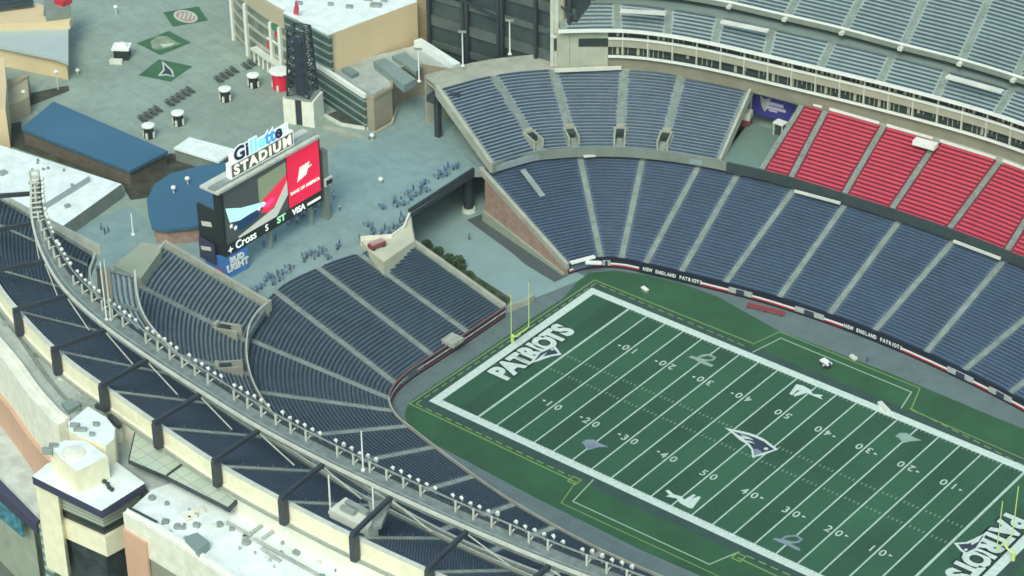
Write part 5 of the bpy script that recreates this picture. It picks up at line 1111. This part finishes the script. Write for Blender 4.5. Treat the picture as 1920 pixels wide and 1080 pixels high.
clusters = [
 ([(545, 420), (560, 405), (552, 412), (568, 410), (575, 400), (556, 398)], 'person in blue in the group under the screen, left crowd', 'people under the screen'),
 ([(592, 388), (600, 380), (610, 375), (605, 390), (615, 385), (598, 372), (620, 396)], 'person in blue in the group under the red panel', 'people under the red panel'),
 ([(495, 465), (517, 452)], 'person standing alone on the open deck right of the blue sign', 'pair on the open deck'),
 ([(690, 425), (697, 432), (715, 440), (722, 432), (730, 440), (738, 428), (745, 436), (750, 420), (755, 430), (757, 415), (760, 440), (742, 444), (728, 448), (765, 425), (700, 441), (752, 408)], 'person in blue crowding the pale round end of the deck', 'crowd at the deck end'),
 ([(718, 392), (740, 380), (745, 388), (752, 375), (758, 385), (765, 365), (770, 375), (775, 358), (780, 368), (790, 352), (797, 345), (790, 365), (800, 360)], 'person in blue standing along the bridge rail', 'people along the bridge rail'),
 ([(822, 335), (826, 328), (835, 322), (840, 315), (838, 330), (850, 318), (857, 315)], 'person in blue near the bridge pier end of the deck', 'people near the bridge pier'),
 ([(570, 490), (575, 483), (583, 478), (590, 488), (597, 480), (605, 472), (633, 467), (637, 462), (615, 486), (678, 452)], 'person standing behind the last row of the end stand', 'people behind the end stand'),
 ([(500, 527), (508, 522), (512, 534), (520, 518), (524, 527), (530, 515), (543, 505), (545, 512), (475, 552), (482, 546), (490, 540)], 'person in dark clothes near the left end of the end stand', 'people at the left end of the end stand'),
 ([(190, 432), (197, 440), (203, 436)], 'person in dark clothes beside the white pole on the left deck', 'people on the left deck'),
 ([(880, 450)], 'lone person walking on the service ramp', None)]
tproto = None
tblue = mat('table_blue', (.10, .18, .28), .6, .3, .5)
def high_table(q, lab, grp):
    global tproto
    if tproto is None:
        t = thing('bistro_table', lab, 'bistro table', grp, q)
        m = MB(); m.cyl((0, 0, 1.02), (0, 0, 1.1), .46, .46, 12); m.build('table_top', tblue, t)
        m = MB(); m.cyl((0, 0, 0), (0, 0, 1.0), .07, .07, 6); m.build('stem', steel, t)
        m = MB(); m.cyl((0, 0, 0), (0, 0, .06), .34, .3, 10); m.build('foot', steel, t)
        for a in (.6, 3.6):
            m = MB(); c_, s_ = math.cos(a)*.85, math.sin(a)*.85; m.cyl((c_, s_, .68), (c_, s_, .76), .2, .2, 8); m.cyl((c_, s_, 0), (c_, s_, .68), .05, .05, 5); m.bar((c_*1.18, s_*1.18, .7), (c_*1.22, s_*1.22, 1.1), .32, .05); m.build('stool', tblue, t)
        tproto = t; return t
    o = copy_tree(tproto); tag(o, lab, 'bistro table', grp); o.location = q; o.rotation_euler.z = rp.random()*6.28; return o
def put_person(q, lab, grp, k=None):
    o = bpy.data.objects.new('person', protos[rp.randrange(5) if k is None else k]); COL.objects.link(o); tag(o, lab, 'person', grp)
    o.location = q; o.rotation_euler.z = rp.random()*6.28; h = bpy.data.objects.new('hair', hme_); COL.objects.link(h); h.parent = o
for ci, (L_, lab, grp) in enumerate(clusters):
    for pi_, (px, py) in enumerate(L_):
        z = 0.0 if 'service ramp' in lab else 11.03
        q = at(px, py, z)
        if ci in (3, 4, 5, 6, 7) and pi_ % 4 != 3:
            where = ['', '', '', 'on the pale round end of the deck', 'along the bridge rail', 'near the bridge pier end of the deck', 'behind the last row of the end stand', 'at the left end of the end stand'][ci]
            high_table(q, 'blue bistro table with stools '+where, 'blue bistro tables '+where)
        else:
            put_person(q, lab, grp)
            if ci in (0, 1):
                for k in range(2): put_person((q[0]+rp.uniform(-1.6, 1.6), q[1]+rp.uniform(-1.6, 1.6), q[2]), lab, grp, rp.choice([0, 2, 2]))
hz = MB(); hz.prism([(-1390, -1390), (1390, -1390), (1390, 1390), (-1390, 1390)], -2.0, 290)  # haze volume added to lift the shadows and soften contrast
hm_ = bpy.data.materials.new('added_haze'); hm_.use_nodes = True; hn = hm_.node_tree; hn.nodes.clear()
ho_ = hn.nodes.new('ShaderNodeOutputMaterial'); pv = hn.nodes.new('ShaderNodeVolumePrincipled'); pv.inputs['Color'].default_value = (.90, .95, .95, 1); pv.inputs['Density'].default_value = .00006; pv.inputs['Anisotropy'].default_value = .2
hn.links.new(pv.outputs[0], ho_.inputs['Volume']); tag(hz.build('haze', hm_), 'thin pale haze added over the whole stadium to lift the shadows', None, None, 'stuff')
# field-side people and gear
for (px, py, lab, pi) in ((1543, 690, 'person in white beside equipment on the far sideline grass', 2), (1555, 688, 'person bending beside the first one on the far sideline grass', 1), (1626, 675, 'person in red on the far grey walkway', 4)):
    q = at(px, py+4, 0.02); o = bpy.data.objects.new('person', protos[pi]); COL.objects.link(o); tag(o, lab, 'person'); o.location = q; h = bpy.data.objects.new('hair', hme_); COL.objects.link(h); h.parent = o
def box_thing(name, label, cat_, q, dims, rz, m1, m2):
    t = thing(name, label, cat_, None, q); m = MB(); m.box((0, 0, 0), (dims[0], dims[1], dims[2]*.7), rz); m.build('body', m1, t); m = MB(); m.box((0, 0, dims[2]*.7), (dims[0]*1.08, dims[1]*1.08, dims[2]*.3), rz); m.build('lid', m2, t)
box_thing('equipment_cart', 'white cart with dark wheels on the far sideline grass', 'cart', at(1548, 686, .02), (2.2, 1.2, 1.1), -.3, dark, white)
box_thing('small_cart', 'small white cart on grass behind the far corner of the pitch', 'cart', at(1209, 547, .02), (1.6, .8, .9), -.3, grey2, white)
box_thing('white_case', 'long white case at the far sideline near the fifty yard line', 'case', at(1657, 765, .05), (3.2, .9, .5), -.5, white, offw)
box_thing('white_case', 'white case lying on the far walkway near the person in red', 'case', at(1600, 672, .02), (1.6, .8, .5), -.3, white, offw)
mred = mat('muted_red', (.30, .06, .08), .7)
rd = thing('red_bench', 'long red bench before the far banner wall', 'bench'); a, b = at(1400, 572, .5), at(1470, 590, .5); m = MB(); m.bar(a, b, .6, .2); m.build('seat', mred, rd); a, b = at(1402, 568, 1.1), at(1472, 586, 1.1); m = MB(); m.bar(a, b, .12, .5); m.build('backrest', mred, rd)
for a_ in ((1405, 575), (1435, 583), (1466, 591)):
    q = at(*a_, .2); m = MB(); m.box((q[0], q[1], 0), (.3, .6, .4)); m.build('leg', steel, rd)
for i, (px, py) in enumerate(((1077, 901), (1385, 1045))):
    m = MB(); q = at(px, py, .05); m.wall([(q[0]-.9, q[1]-.9), (q[0]+.9, q[1]-.9), (q[0]+.9, q[1]+.9), (q[0]-.9, q[1]+.9), (q[0]-.9, q[1]-.9)], .03, .09, .3); m.build('corner_square', yline, field)
# end-of-mid roof over the near corner
o = MB(); P = ats([(213, 498), (262, 458), (303, 468), (264, 522)], 24.0); o.prism(P, 11, 24.0); tag(o.build('corner_cabin', mat('sage_roof', (.34, .38, .28), .8, .08, .2)), 'flat sage-roofed cabin between the near seating blocks at the deck', 'cabin')
o = MB(); P = ats([(181, 503), (206, 506), (212, 560), (185, 560)], 36); o.prism(P, 30, 36); tag(o.build('taupe_stair_cabin', taupe), 'taupe stair cabin between two blocks under the catwalk', 'cabin')
